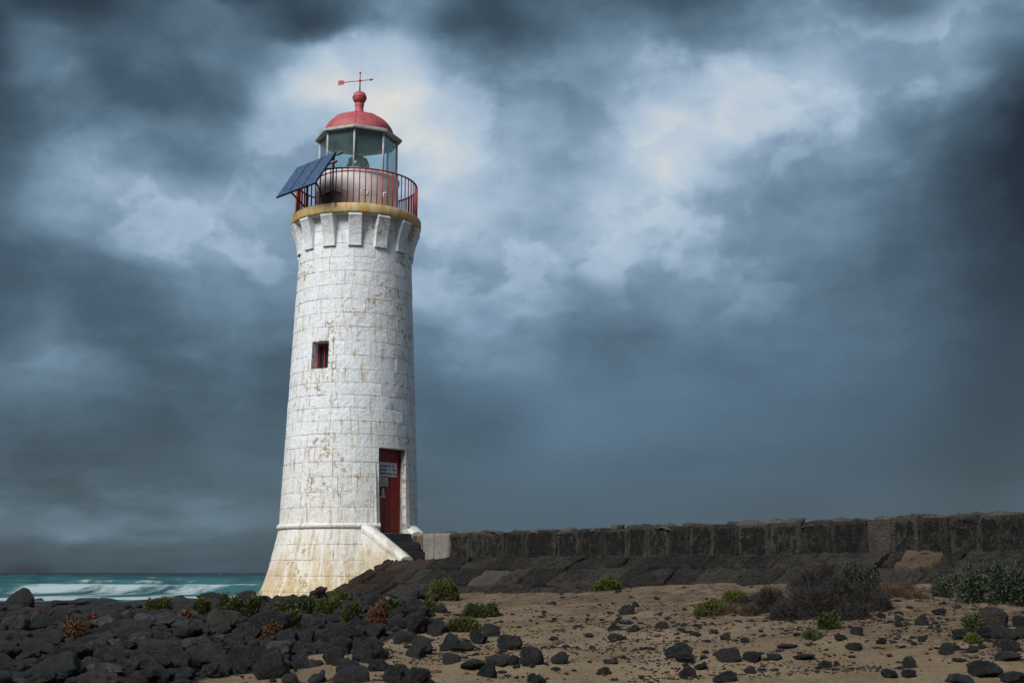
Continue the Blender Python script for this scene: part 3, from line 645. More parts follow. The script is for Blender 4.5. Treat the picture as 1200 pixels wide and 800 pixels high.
# --- lantern room
lan = MB().lathe([(1.04, 10.455), (1.055, 10.48), (1.055, 11.46), (1.085, 11.475), (1.09, 11.52), (1.06, 11.545), (.90, 11.55)], TX, TY, 72, cap1=True).build('lantern_room', M_PINKW, LH, sharp=35)
O8 = [PC+R(-6+45*k) for k in range(8)]
for a in (R(-20), R(10), R(42), R(-55), R(75)):
    f = frame_at(PC+a); v = MB(); v.tube([f(.075*math.cos(t), 1.058, 10.93+.075*math.sin(t)) for t in np.linspace(0, 2*math.pi, 20)[:-1]], .02, 6, closed=True); v.tube([f(0, 1.05, 10.93), f(0, 1.075, 10.93)], .028, 10)
    v.build('vent', M_PINKW, lan)
for a in O8: MB().tube([cyl(a, 1.0, 11.55), cyl(a, 1.0, 12.66)], .026, 8).build('mullion', M_FRAME, lan)
for i in range(8):
    a, b_ = O8[i], O8[(i+1) % 8]; p0, p1 = Vector(cyl(a, .992, 11.56)), Vector(cyl(b_, .992, 11.56)); nrm = Vector((math.cos((a+b_)/2), math.sin((a+b_)/2), 0))*.005; up = Vector((0, 0, 1.08))
    q8 = [p0-nrm, p1-nrm, p1+nrm, p0+nrm]; MB().add([tuple(v) for v in q8]+[tuple(v+up) for v in q8], [(3, 2, 1, 0), (4, 5, 6, 7), (0, 1, 5, 4), (1, 2, 6, 5), (2, 3, 7, 6), (3, 0, 4, 7)]).build('pane', M_GLASS, lan)
MB().tube([cyl(a, .995, 11.575) for a in O8], .03, 6, closed=True).build('glazing_sill', M_FRAME, lan)
def poly8(prof): return MB().lathe(prof, TX, TY, 8, smooth=False, ang0=O8[0])
poly8([(.97, 12.635), (1.10, 12.60), (1.13, 12.615), (1.135, 12.67), (.96, 12.745), (.86, 12.75)]).build('eave', M_FRAME, lan)
MB().lathe([(.96, 12.63), (.55, 12.66), (.02, 12.68)], TX, TY, 40, cap1=True).build('ceiling', M_DARKIN, lan)
prof = [(.905, 12.725), (.91, 12.75)]+[(.90*math.cos(t), 12.76+.60*math.sin(t)) for t in np.linspace(.06, 1.40, 14)]+[(.17, 13.36), (.135, 13.40), (.115, 13.46), (.105, 13.56), (.125, 13.61), (.12, 13.66)]
dome = MB().lathe(prof, TX, TY, 64).build('dome', M_DOME, LH, sharp=60)
for k in range(8):
    a = O8[k]; MB().tube([cyl(a, .905*math.cos(t)+.0, 12.765+.60*math.sin(t)) for t in np.linspace(.06, 1.38, 10)], .007, 5).build('seam', M_DOME, dome)
MB().lathe([(.006, 13.635)]+[(.182*math.sin(t), 13.825-.182*math.cos(t)) for t in np.linspace(.15, math.pi-.12, 14)], TX, TY, 32, cap1=True).build('ball_finial', M_DOME, dome)
MB().lathe([(.184, 13.81), (.190, 13.82), (.190, 13.83), (.184, 13.84)], TX, TY, 32).build('ball_band', M_DOME, dome)
van = MB().tube([(TX, TY, 13.98), (TX, TY, 14.5)], [.022, .012], 8).build('weather_vane', M_DOME, LH)
def sph(r, z): return MB().lathe([(r*math.sin(t)+.0005, z-r*math.cos(t)) for t in np.linspace(0, math.pi, 9)], TX, TY, 14)
sph(.038, 14.30).build('hub', M_DOME, van); sph(.028, 14.52).build('tip_ball', M_DOME, van)
va = R(-14); vf = lambda e, d, z: (TX+e*math.cos(va)-d*math.sin(va), TY+e*math.sin(va)+d*math.cos(va), z)
ar = MB().tube([vf(-.60, 0, 14.30), vf(.36, 0, 14.30)], .0105, 6)
ar.tube([vf(.28, 0, 14.30), vf(.29, 0, 14.30), vf(.385, 0, 14.30)], [.012, .038, .002], 8)
for s_ in (-1, 1):
    pts = [(-.42, 0), (-.47, .06), (-.64, .065), (-.60, .035), (-.625, .0)]
    q_ = [vf(e, -.006, 14.30+s_*h_) for e, h_ in pts]+[vf(e, .006, 14.30+s_*h_) for e, h_ in pts]
    ar.add(q_, [(0, 1, 2, 3, 4), (9, 8, 7, 6, 5)]+[(i, i+5, (i+1) % 5+5, (i+1) % 5) for i in range(5)])
ar.build('arrow', M_DOME, van)
# --- lens inside
ln = MB().lathe([(.10, 11.555), (.12, 11.62), (.20, 11.64)]+[(.235+.035*math.sin(math.pi*t)-.012*(k % 2), 11.66+.44*t) for k, t in enumerate(np.linspace(0, 1, 17))]+[(.20, 12.11), (.12, 12.17), (.10, 12.21)], TX, TY, 28, cap1=True).build('lens', M_LENS, lan)
ln2 = MB()
for k in range(6):
    a = PC+R(15+60*k); ln2.tube([cyl(a, .24, 11.60), cyl(a, .285, 11.78), cyl(a, .29, 11.95), cyl(a, .22, 12.13)], .02, 6)
ln2.tube([cyl(2*math.pi*k/24, .27, 11.63) for k in range(24)], .025, 6, closed=True); ln2.tube([cyl(2*math.pi*k/24, .23, 12.11) for k in range(24)], .022, 6, closed=True); ln2.build('lens_cage', M_ALU, lan)

# ------------------------------------------------------------------ solar array, hung outside the gallery rail
mO = Vector((-.70710678, -.70710678, 0)); uD = Vector((UX, UY, 0))
top0 = T+mO*1.47+Vector((0, 0, 11.70)); slopev = mO*.585+Vector((0, 0, -.915)); SLEN = slopev.length; sv = slopev.normalized(); nv = uD.cross(sv).normalized()
if nv.dot(mO) < 0: nv = -nv
SP0, SP1 = -.62, 1.03
def sol(u_, s_, h_): return tuple(top0+uD*(u_)+sv*s_+nv*h_)
SA = empty('solar_panel_array', tuple(T+mO*1.53+uD*.33+Vector((0, 0, 10.46))), 'three blue solar panels tilted on struts outside the gallery railing', 'solar panels')
pw = (SP1-SP0)/3
for k in range(3):
    u0 = SP0+k*pw+.012; u1 = SP0+(k+1)*pw-.012; me = bpy.data.meshes.new('panel')
    fm = MB().box(u0-.010, u1+.010, -.01, SLEN+.01, -.035, -.004, sol).build('panel_frame', M_ALU, SA)
    c = MB(); c.box(u0+.008, u1-.008, .012, SLEN-.012, -.003, .004, sol); po = c.build('solar_panel', M_SOLAR, SA, origin=sol(u0, 0, 0))
    # cells follow the panel: turn the mesh into panel axes, the object into the panel's pose
    from mathutils import Matrix
    rot = Matrix((uD, sv, uD.cross(sv))).transposed(); po.data.transform(rot.inverted().to_4x4()); po.rotation_euler = rot.to_euler()
for u_ in (SP0+.55, SP1-.05):
    MB().tube([sol(u_, SLEN-.06, -.03), tuple(T+mO*1.60+uD*(u_+.05)*.8+Vector((0, 0, 10.50)))], .022, 6).build('strut', M_STEEL, SA)
    MB().tube([sol(u_, .0, -.03), sol(u_, SLEN, -.03)], .018, 6).build('support_rail', M_STEEL, SA)
for z_ in (.06, .36): MB().tube([sol(SP0+.1, z_, -.05), sol(SP1+.12, z_, -.05)], .02, 6).build('cross_rail', M_STEEL, SA)
for z_ in (.02, .34): MB().bevbox(SP1+.03, SP1+.22, z_-.03, z_+.03, -.09, -.03, .008, sol).build('clamp', M_GREYBOX, SA)
MB().tube([tuple(T+mO*1.50+uD*.98+Vector((0, 0, z_))) for z_ in (10.46, 11.66)], .025, 6).build('post', M_STEEL, SA)
MB().tube([tuple(T+mO*1.42-uD*.2+Vector((0, 0, z_))) for z_ in (10.46, 11.66)], .025, 6).build('post', M_STEEL, SA)
bb_ = T+mO*1.24+uD*.55
bx = empty('battery_box', (bb_.x, bb_.y, 10.462), 'small grey equipment box on the gallery floor behind the solar panels', 'box')
fbx = lambda e, d, z: tuple(bb_+uD*e+mO*d+Vector((0, 0, z)))
MB().bevbox(-.24, .24, -.11, .11, 10.463, 10.76, .012, fbx).build('box_body', M_GREYBOX, bx); MB().bevbox(-.27, .27, -.13, .13, 10.762, 10.80, .01, fbx).build('lid', M_STEEL, bx)

# ------------------------------------------------------------------ causeway, steps, sea wall
NNv = Vector((.70710678, .70710678, 0))
def cw(t, n, z): return (TX+t*UX+n*.70710678, TY+t*UY+n*.70710678, z)
def txp(px, n, y=640):                                # distance along the wall line at offset n seen in photo column px
    d = ray(px, y); k = d[0]/d[1]; return (k*(TY+n*.70710678)-(TX+n*.70710678))/(UX-k*UY)
ZW = 1.90; NE = -.75; T0 = 2.6; SL = .54; TEND = 34.
def rough_block(name, mat, parent, corner, nu, nv_, depth, amp, seed, bev=.03, inner=.02, edgeamp=1., origin=None):
    """corner(u,v,d): u,v in 0..1 over the face, d outwards in metres. A stone with a rough front and real sides."""
    vs = []; ed = []; fs = []
    U = [0, .05]+[k/nu for k in range(1, nu)]+[.95, 1]; V = [0, .06]+[k/nv_ for k in range(1, nv_)]+[.94, 1]; n = len(U); m_ = len(V)
    for j, v in enumerate(V):
        for i, u in enumerate(U):
            bd = i in (0, n-1) or j in (0, m_-1); p = Vector(corner(u, v, 0))
            nz = mn.fractal(p*3.1+Vector((seed*3.7, 0, seed)), .9, 2.1, 4)*amp+mn.fractal(p*11+Vector((seed, 5, 0)), .8, 2., 3)*amp*.45
            w1 = mn.noise(p*5+Vector((seed, 1, 2)))*.012*edgeamp; w2 = mn.noise(p*5+Vector((seed, 7, 2)))*.012*edgeamp
            vs.append(corner(u+w1, v+w2, nz-(bev if bd else 0)-(bev*.6 if (i in (0, n-1) and j in (0, m_-1)) else 0))); ed.append(1. if bd else (.5 if (i in (1, n-2) or j in (1, m_-2)) else 0.))
    for j in range(m_-1):
        for i in range(n-1): fs.append((j*n+i, j*n+i+1, (j+1)*n+i+1, (j+1)*n+i))
    ring = list(range(n))+[k*n+n-1 for k in range(1, m_)]+[(m_-1)*n+i for i in range(n-2, -1, -1)]+[k*n for k in range(m_-2, 0, -1)]
    uv = {j*n+i: (U[i], V[j]) for j in range(m_) for i in range(n)}; b0 = len(vs)
    for r_ in ring: vs.append(corner(uv[r_][0], uv[r_][1], -depth)); ed.append(1.)
    k_ = len(ring)
    for k in range(k_): fs.append((ring[k], b0+k, b0+(k+1) % k_, ring[(k+1) % k_]))
    fs.append(tuple(range(b0+k_-1, b0-1, -1)))
    return MB().add(vs, fs, True).build(name, mat, parent, attr=ed, sharp=55)
CAU = empty('stone_causeway', cw(12, -.6, .9), 'low dark stone causeway with sloping revetment running right from lighthouse', 'causeway')
def slope_pt(s, d, h):                                # s along the edge, d down the slope in plan, h proud of it
    zz_ = ZW-SL*d; nrm = 1/math.hypot(1, SL)
    if s >= 0: return cw(T0+s, NE-d-h*SL*nrm, zz_+h*nrm)
    a = min(1.45, -s/1.15); return cw(T0-(d+h*SL*nrm)*math.sin(a), NE-(d+h*SL*nrm)*math.cos(a), zz_+h*nrm)
# core under the stones and the walkway
cm = MB(); S_ = [-1.66+.15*k for k in range(12)]+[.2, 5, 15, TEND-T0]; vs = []
for s in S_:
    for d in (0, 1.0, 2.3): vs.append(slope_pt(s, d, -.10))
cm.add(vs, [(i*3+j, i*3+j+1, (i+1)*3+j+1, (i+1)*3+j) for i in range(len(S_)-1) for j in range(2)], True)
cm.add([cw(T0, NE, ZW-.05), cw(TEND, NE, ZW-.05), cw(TEND, 2.3, ZW-.05), cw(T0-1.6, 2.3, ZW-.05), cw(T0-1.6, NE+.3, ZW-.05)], [(0, 1, 2, 3, 4)])
cm.add([cw(T0-1.6, 2.3, ZW-.05), cw(TEND, 2.3, ZW-.05), cw(TEND, 3.6, .2), cw(T0-1.6, 3.6, .2)], [(0, 1, 2, 3)])
cm.build('rubble_core', M_ROCK, CAU)
rnd = random.Random(5)
DR = [0, .42, .98, 1.62, 2.25]
for r_ in range(4):
    s = -1.62+rnd.uniform(0, .2) if r_ else -1.5
    while s < 22:
        wdt = rnd.uniform(.42, 1.05)*(1.1 if r_ else 1.3)
        if s < 0: wdt = min(wdt, .55)
        e = s+wdt; d0, d1 = DR[r_]+rnd.uniform(-.015, .015), DR[r_+1]+rnd.uniform(-.03, .03)
        sh = rnd.uniform(-.07, .05); tp = rnd.uniform(-.01, .045)
        mat = M_REVB if s < .55+rnd.uniform(-.5, .5) else M_REV
        if rnd.random() < .012 and s > 3: mat = M_TANS
        def cor(u, v, h, s=s, e=e, d0=d0, d1=d1, sh=sh, tp=tp):
            return slope_pt(s+.022+(e-s-.044)*u+sh*(1-v), d1-.018+(d0-d1+.036)*v, h+tp)
        rough_block('revetment_stone', mat, CAU, cor, max(4, int(wdt/.085)), 6, .14, .05, s+r_*31, .03)
        s = e
# a pale tan stone and its neighbours where the bank has slipped, on the right
def cor(u, v, h): return slope_pt(txp(1064, NE)-T0+.62*u, .50-.44*v, h+.07)
rough_block('revetment_stone', M_TANST, CAU, cor, 8, 5, .25, .06, 91, .06)
# steps up to the door
for t_a, t_b, z_ in ((1.35, 1.80, 2.50), (1.80, 1.98, 2.30), (1.98, 2.16, 2.10)):
    def cor(u, v, h, t_a=t_a, t_b=t_b, z_=z_): return cw(t_a+(t_b-t_a+.03)*u, -.50+1.06*v, z_+h*.4)
    rough_block('step', M_ROCK, CAU, cor, 4, 6, .5, .03, z_, .03)
def cheek(name, n0, n1, pts, zb, mat, cop):
    fs = []; mb = MB(); k = len(pts); vs = [cw(t, n0, z) for t, z in pts]+[cw(t, n1, z) for t, z in pts]+[cw(pts[0][0], n0, zb), cw(pts[-1][0], n0, zb), cw(pts[0][0], n1, zb), cw(pts[-1][0], n1, zb)]
    a0, b0_, a1, b1_ = 2*k, 2*k+1, 2*k+2, 2*k+3
    fs = [tuple([a0, b0_]+list(range(k-1, -1, -1))), tuple([b1_, a1]+list(range(k, 2*k)))]+[(i, i+1, k+i+1, k+i) for i in range(k-1)]+[(b0_, b1_, 2*k-1, k-1)]
    mb.add(vs, fs); o = mb.build(name, mat, CAU)
    if cop:                                           # rounded coping stones laid down the slope
        cuts_ = cop
        for t_a, t_b in zip(cuts_[:-1], cuts_[1:]):
            za, zb_ = [float(np.interp(t_, [p[0] for p in pts], [p[1] for p in pts])) for t_ in (t_a, t_b)]; m2 = MB(); sec = []
            for t_, z_ in ((t_a+.004, za), ((t_a+t_b)/2, (za+zb_)/2+.006), (t_b-.004, zb_)):
                sec.append([cw(t_, n_, z_+hh) for n_, hh in ((n0-.03, -.06), (n0-.035, .03), (n0+.02, .075), ((n0+n1)/2, .095), (n1-.02, .075), (n1+.035, .03), (n1+.03, -.06))])
            k2 = 7; m2.add(sum(sec, []), [(r*k2+i, r*k2+(i+1) % k2, (r+1)*k2+(i+1) % k2, (r+1)*k2+i) for r in range(2) for i in range(k2)]+[tuple(range(k2)), tuple(range(3*k2-1, 2*k2-1, -1))], True)
            m2.build('coping_stone', M_WHITE, CAU, sharp=45)
cheek('stair_wall', -.80, -.52, [(1.35, 2.62), (1.62, 2.60), (1.8, 2.50), (3.02, 1.86)], 1.2, M_WHITE, (1.55, 1.95, 2.5, 3.02))
cheek('stair_wall', .50, .84, [(1.35, 2.62), (1.62, 2.60), (1.84, 2.46)], 1.7, M_RBLK, (1.4, 1.62, 1.84))
# parapet wall
PAR = empty('sea_wall', cw(9, .85, ZW), 'dark upright stone block sea wall standing along the causeway', 'wall')
JX = [482, 495, 508, 525.5, 549.7, 568, 590, 613.7, 650.9, 678.4, 707.3, 734.8, 758, 783.7, 807.6, 836.5, 864.6, 902, 939.4, 973, 1015.5, 1044.4, 1077, 1112, 1148, 1172, 1206, 1238, 1272, 1300, 1340, 1372, 1410, 1440, 1480]
NP = .60; TJ = [txp(x, NP) for x in JX]
MB().box(TJ[3], TJ[-1], NP+.06, NP+.56, ZW-.05, 2.38, lambda t, n, z: cw(t, n, z)).build('wall_core', M_REV, PAR)
rnd = random.Random(9)
for i in range(len(JX)-1):
    a, b_ = TJ[i]+.012, TJ[i+1]-.012; zt = 2.475+rnd.uniform(-.02, .03)
    if i == 0: zt = 2.47
    mat = M_RBLK if i == 0 else (M_WBLK if i < 3 else (M_TANS if i == 20 else M_PARA)); off = rnd.uniform(-.02, .02); zb0 = 2.12 if i == 0 else ZW-.03; lean = rnd.uniform(-.012, .012)
    def cor(u, v, h, a=a, b_=b_, zt=zt, off=off, zb0=zb0, lean=lean): return cw(a+(b_-a)*u+lean*v, NP-h+off+.03*v, zb0+(zt-zb0)*v)
    rough_block('wall_block', mat, PAR, cor, 6, 7, .58, .022 if i < 3 else .045, i*2.3, .022, edgeamp=.7)

# ------------------------------------------------------------------ rocks
import bmesh
def rock_mesh(seed, sub=3, nplanes=11, rough_=.10):
    r_ = random.Random(seed); bm = bmesh.new(); bmesh.ops.create_icosphere(bm, subdivisions=sub, radius=1)
    pl = []
    for _ in range(nplanes):
        v = Vector((r_.gauss(0, 1), r_.gauss(0, 1), r_.gauss(0, 1))).normalized(); pl.append((v, r_.uniform(.50, .98)))
    off = Vector((seed*1.7, seed*.3, -seed))
    for v in bm.verts:
        d = v.co.normalized(); k = 15.; s_ = 0
        for n_, dist in pl:
            c = d.dot(n_)
            if c > .02: s_ += (c/dist)**k
        s_ += .90**k; r0 = s_**(-1/k)
        r0 *= 1+mn.fractal(d*1.6+off, 1, 2, 4)*rough_*1.5+mn.fractal(d*6+off, .8, 2, 3)*rough_*.6
        v.co = d*r0
    lo = Vector([min(v.co[i] for v in bm.verts) for i in range(3)]); hi = Vector([max(v.co[i] for v in bm.verts) for i in range(3)])
    for v in bm.verts: v.co = Vector([(v.co[i]-(lo[i]+hi[i])/2)/(hi[i]-lo[i]) for i in range(3)])
    me = bpy.data.meshes.new('rock'); bm.to_mesh(me); bm.free(); me.polygons.foreach_set('use_smooth', [True]*len(me.polygons)); return me
ROCKS = [rock_mesh(s+1, 4 if s < 16 else 3, 7+s % 9, .10+.05*(s % 3)) for s in range(26)]
ROCKSB = []; ROCKSC = []; ROCKSG = []
for r_ in ROCKS[4:16]: c = r_.copy(); c.materials.append(M_ROCKG); ROCKSG.append(c)
M_CAP = wallstone('grey_cap_stone', (.05, .047, .042), (.12, .11, .095), (.20, .19, .17), -.12)
for r_ in ROCKS[6:20]: c = r_.copy(); c.materials.append(M_CAP); ROCKSC.append(c)
for r_ in ROCKS[:12]: c = r_.copy(); c.materials.append(M_ROCKB); ROCKSB.append(c)
for r_ in ROCKS: r_.materials.append(M_ROCK)
PLACED = []
def rock(x, y, wdt, h, dep=None, emb=.22, name='rock', seed=0, brown=False, z=None, lean=0, rz=None, pool=None):
    r_ = random.Random(seed*7+int(abs(x)*1000)+int(y*1000)); me = r_.choice(pool or (ROCKSB if brown else ROCKS))
    o = bpy.data.objects.new(name, me); COL.objects.link(o); dep = dep or wdt*r_.uniform(.75, 1.05)
    hh = h/(1-emb); gzz = gz(x, y) if z is None else z
    o.scale = (wdt, dep, hh); o.rotation_euler = (R(r_.uniform(-8, 8))+lean, R(r_.uniform(-8, 8)), rz if rz is not None else r_.choice((0, math.pi))+R(r_.uniform(-30, 30)))
    o.location = (x, y, gzz+hh*(.5-emb)); PLACED.append((x, y, max(wdt, dep)/2)); return o
def rock_px(cx, by, wp, hp, **kw):
    p = hit(cx, by); D_ = math.hypot(p.x, p.y); k = p.y/ray(cx, by)[1]
    wdt = wp*k; dep = kw.pop('dep', None) or wdt*.85; return rock(p.x, p.y+dep*.3, wdt, hp*k*.9+.01, dep, emb=kw.pop('emb', .3), **kw)
r5 = lambda l: [(300+a/3.636, 620+b/3.636, c/3.636, d/3.636) for a, b, c, d in l]
r6 = lambda l: [(600+a/3.636, 590+b/3.636, c/3.636, d/3.636) for a, b, c, d in l]
r7 = lambda l: [(900+a/3.81, 590+b/3.81, c/3.81, d/3.81) for a, b, c, d in l]
SPEC = [('rock', (18, 713, 37, 28), 'tall dark pointed boulder standing alone at the water edge, far left', {'dep': .9}),
 ('rock', (300+635/3.636, 620+312/3.636, 44, 20), 'brown flat-topped boulder against the foot of the causeway slope', {'brown': True, 'dep': .7}),
 ('rock', (300+690/3.636, 620+374/3.636, 42, 23), 'black boulder just below the brown flat-topped boulder near causeway', {}),
 ('rock', (600+90/3.636, 590+695/3.636, 31, 20), 'rounded black boulder alone on sand at bottom centre', {}),
 ('rock', (600+715/3.636, 590+662/3.636, 34, 18), 'angular dark grey stone, largest of the group on right sand', {}),
 ('rock', (900+1020/3.81, 590+563/3.81, 34, 25), 'large grey boulder topping the rock pile at the right edge', {'brown': True}),
 ('rock', (900+990/3.81, 590+775/3.81, 40, 17), 'wedge-shaped black stone on sand in the bottom right corner', {}),
 ('rock', (300+1170/3.636, 620+582/3.636, 27, 23), 'upright black boulder on sand right of the small green mats', {}),
 ('rock', (262, 728+10, 44, 24), 'large tilted grey boulder with pale top among rocks left of lighthouse', {'brown': True}),
 ('rock', (284, 790, 42, 34), 'slanting sharp-edged dark boulder in the left foreground rocks', {'lean': R(15)}),
 ('rock', (75, 785, 55, 30), 'broad pale-topped boulder in the bottom left foreground', {}),
 ('rock', (150, 755, 46, 26), 'large rounded boulder behind the left foreground rocks', {}),
 ('rock', (122, 780, 50, 24), 'ridged boulder between two broad boulders in the left foreground', {}),
 ('rock', (20+180, 785, 42, 24), 'humped rounded boulder in the left foreground beside slanting boulder', {}),
 ('rock', (316, 722, 28, 24), 'brown-black boulder touching the left foot of the white tower', {'brown': True}),
 ('rock', (290, 706, 24, 14), 'dark boulder on the skyline just left of tower foot', {'brown': True}),
 ('rock', (250, 710, 46, 16), 'long dark boulder on the skyline left of the lighthouse', {}),
 ('rock', (205, 711, 38, 14), 'low dark boulder on the shoreline left of long skyline boulder', {})]
ANCH = []; TODO = []
def proj(p):
    x, y, z = p[0], p[1], p[2]-CZ; f_ = y*math.cos(TH)+z*math.sin(TH); return 600+F*x/f_, 400-F*(z*math.cos(TH)-y*math.sin(TH))/f_
NICK = ['tall pointed boulder', 'brown flat-topped boulder', 'black causeway boulder', 'rounded boulder at bottom centre', 'angular dark grey stone', 'large grey boulder at right edge', 'wedge-shaped stone', 'upright black boulder on sand', 'large tilted boulder', 'slanting sharp-edged boulder', 'broad pale-topped boulder', 'large rounded left boulder', 'ridged left boulder', 'humped left boulder', 'boulder at tower foot', 'skyline boulder by the tower', 'long skyline boulder', 'low shoreline boulder']
for (nm, (a, b_, c, d), lab, kw), nick in zip(SPEC, NICK): o_ = tag(rock_px(a, b_, c, d, **kw), lab, 'rock'); ANCH.append((proj(o_.location), nick))
def later(o, kind_, group): o['category'] = 'rock'; o['group'] = group; TODO.append((o, kind_)); return o
ORD = ['nearest', 'second nearest', 'third nearest', 'fourth nearest', 'fifth nearest', 'sixth nearest', 'seventh nearest', 'eighth nearest', 'ninth nearest', 'tenth nearest']
def label_rocks():
    bins = {}
    for o, kind_ in TODO:
        p = proj(o.location); (q_, nick) = min(ANCH, key=lambda a_: math.hypot(a_[0][0]-p[0], 1.6*(a_[0][1]-p[1]))); dx_, dy_ = p[0]-q_[0], (p[1]-q_[1])*1.6
        rel = ('right of' if dx_ > 0 else 'left of') if abs(dx_) > abs(dy_) else ('in front of' if dy_ > 0 else 'behind')
        bins.setdefault((kind_, rel, nick), []).append((math.hypot(dx_, dy_), o))
    for (kind_, rel, nick), l_ in bins.items():
        for i, (_, o) in enumerate(sorted(l_, key=lambda t_: t_[0])):
            o['label'] = f'{kind_}, {ORD[i] if i < 10 else str(i+1)+"th nearest"} {rel} the {nick}'
H5 = r5([(240,445,110,70),(205,520,110,100),(340,490,130,95),(350,540,120,80),(130,510,80,80),(490,465,125,70),(685,447,110,88),(600,430,90,55),(765,450,85,70),(945,490,80,65),(1005,455,80,60),(710,535,90,85),(680,555,100,60),(480,568,160,100),(330,582,100,75),(390,612,110,55),(530,610,115,50),(635,490,110,55),(830,520,100,80),(880,522,120,35),(1085,517,120,65),(1050,585,140,45),(980,637,90,70),(925,605,120,40),(830,575,80,40),(260,652,90,60),(400,662,160,80),(590,657,120,90),(690,667,140,80),(710,640,80,45),(60,560,90,60),(60,642,170,120),(140,662,80,40),(190,590,90,70),(500,330,100,60),(535,347,50,58),(790,357,50,35),(610,382,90,45),(420,420,80,50),(340,405,60,35)])
for a in H5: later(rock_px(*a), 'dark stone on sand', 'basalt stones on the sand before the lighthouse')
H6 = r6([(490,478,70,45),(15,625,70,60),(205,690,80,55),(10,690,60,40),(740,685,95,40),(930,680,115,60),(1025,675,80,40),(750,748,80,55),(810,712,65,30),(390,730,60,30),(105,770,85,35),(910,770,110,40),(435,540,60,30),(520,555,55,25),(440,585,70,25),(640,535,60,30),(1020,730,55,30),(910,580,45,30),(1125,668,60,18),(995,598,40,20),(420,685,70,14),(530,442,35,20),(180,585,40,14),(785,562,50,14),(865,555,50,15),(170,430,50,16),(620,410,30,10),(330,575,40,14),(500,520,45,14)])
H7 = r7([(590,742,60,14),(550,785,75,35),(635,780,65,30),(635,738,60,50),(690,550,65,45),(590,550,45,30),(510,515,40,22),(400,585,60,35),(510,630,50,28),(685,620,35,25),(390,660,80,30),(330,615,70,20),(30,700,65,22),(170,700,100,14),(85,655,90,14),(255,735,70,28),(310,725,30,18),(770,490,70,22),(795,682,75,45),(870,805,130,40),(420,512,62,36),(845,655,40,22),(915,665,60,22),(860,712,60,12),(920,728,60,12)])
for a in H6+H7: later(rock_px(*a), 'small dark stone on sand', 'small stones scattered on the open sand')
for a in r7([(1130,552,60,50),(975,610,90,50),(1065,612,130,62),(1090,665,100,55),(870,612,80,42),(1085,710,130,35),(1120,803,140,45),(905,585,36,28),(1040,640,60,30),(1150,610,60,50)]):
    later(rock_px(*a), 'dark pile stone', 'rock pile at the right edge')
# where the plants will stand
def mound_px(cx, by, wp, hp, depf=.7):
    p = hit(cx, by); k = p.y/ray(cx, by)[1]; rx = wp*k/2; return (p.x, p.y+rx*depf*.5, rx, max(.12, rx*depf), hp*k+(.12 if float(field(p.x, p.y)) > .5 else 0))
GS = [('low_shrub', 'bright yellow-green mat shrub at the foot of the causeway by brown boulder', [(515, 703, 46, 25)], M_LGREEN, 3200),
 ('low_shrub', 'bright green mat plant against the sloping causeway stones mid-wall', [(708, 692, 44, 16)], M_LGREEN, 2400),
 ('low_shrub', 'round green mat plant on sand between tower and the open beach', [(562, 723, 46, 15)], M_MGREEN, 2600),
 ('low_shrub', 'flat trailing green plant behind black stones on the sand', [(545, 741, 52, 14)], M_LGREEN, 2400),
 ('low_shrub', 'small green plant beside black boulder below causeway slope', [(500, 718, 26, 16)], M_LGREEN, 1200),
 ('low_shrub', 'trailing yellow-green plant at left of the dead grey shrub', [(836, 722, 56, 20), (862, 708, 42, 16)], M_LGREEN, 3600),
 ('low_shrub', 'little green tuft on the slope stones behind trailing plant', [(875, 684, 24, 9)], M_LGREEN, 900),
 ('low_shrub', 'small upright green weed in front of the dead grey shrub', [(972, 738, 24, 20)], M_MGREEN, 900),
 ('low_shrub', 'flat green weed on sand below the upright weed', [(954, 748, 24, 7)], M_MGREEN, 700),
 ('low_shrub', 'green tuft beside the rock pile at right edge', [(1140, 738, 22, 18)], M_MGREEN, 1000),
 ('low_shrub', 'yellow-green tuft at the foot of the right rock pile', [(1139, 754, 14, 9)], M_LGREEN, 500),
 ('low_shrub', 'tiny green tuft on top of the slipped causeway stones', [(1062, 666, 9, 14)], M_MGREEN, 300),
 ('low_shrub', 'green shrub patch among rocks left of the tower foot', [(272, 727, 48, 22), (298, 722, 30, 16)], M_MGREEN, 3600),
 ('low_shrub', 'yellow-green patch on the shoreline rocks at far left of tower', [(184, 717, 36, 13)], M_LGREEN, 1800),
 ('low_shrub', 'small green patch between shoreline rocks left of tower shrub', [(233, 721, 24, 12)], M_LGREEN, 1100),
 ('low_shrub', 'green weeds growing along the foot of the white tower', [(334, 728, 40, 18), (362, 722, 36, 15), (345, 735, 36, 11)], M_MGREEN, 3600),
 ('low_shrub', 'yellow-green weeds at the tower foot beside causeway slope', [(398, 712, 34, 14), (384, 720, 30, 11)], M_LGREEN, 2200),
 ('low_shrub', 'green weeds on sand in front of causeway end', [(410, 728, 30, 14)], M_MGREEN, 1400),
 ('low_shrub', 'small grey-green plant on sand below the tower weeds', [(462, 722, 18, 12)], M_MGREEN, 700)]
RS = [('succulent_patch', 'rust-orange succulent patch on the boulders at far left', [(85, 752, 36, 18), (105, 733, 22, 8)], 1500), ('succulent_patch', 'small orange succulent strip near the far left shoreline', [(42, 726, 20, 6)], 500), ('succulent_patch', 'orange-brown succulent patch left of the large tilted boulder', [(216, 733, 22, 13)], 900), ('succulent_patch', 'reddish-brown low plant on sand in front of the causeway end', [(440, 735, 34, 18)], 1300), ('succulent_patch', 'brown dried plant strip on sand below tower weeds', [(318, 746, 26, 8)], 600)]
EXC = [mound_px(*a) for g_ in GS+RS for a in g_[2]]
def near_plant(x, y, wdt):
    return any((x-m_[0])**2+(y-m_[1])**2 < (m_[2]*.85+wdt*.4)**2 or (wdt > .2 and abs(x-m_[0]*y/m_[1]) < m_[2]*.8 and m_[1]-1.7 < y < m_[1]) for m_ in EXC)
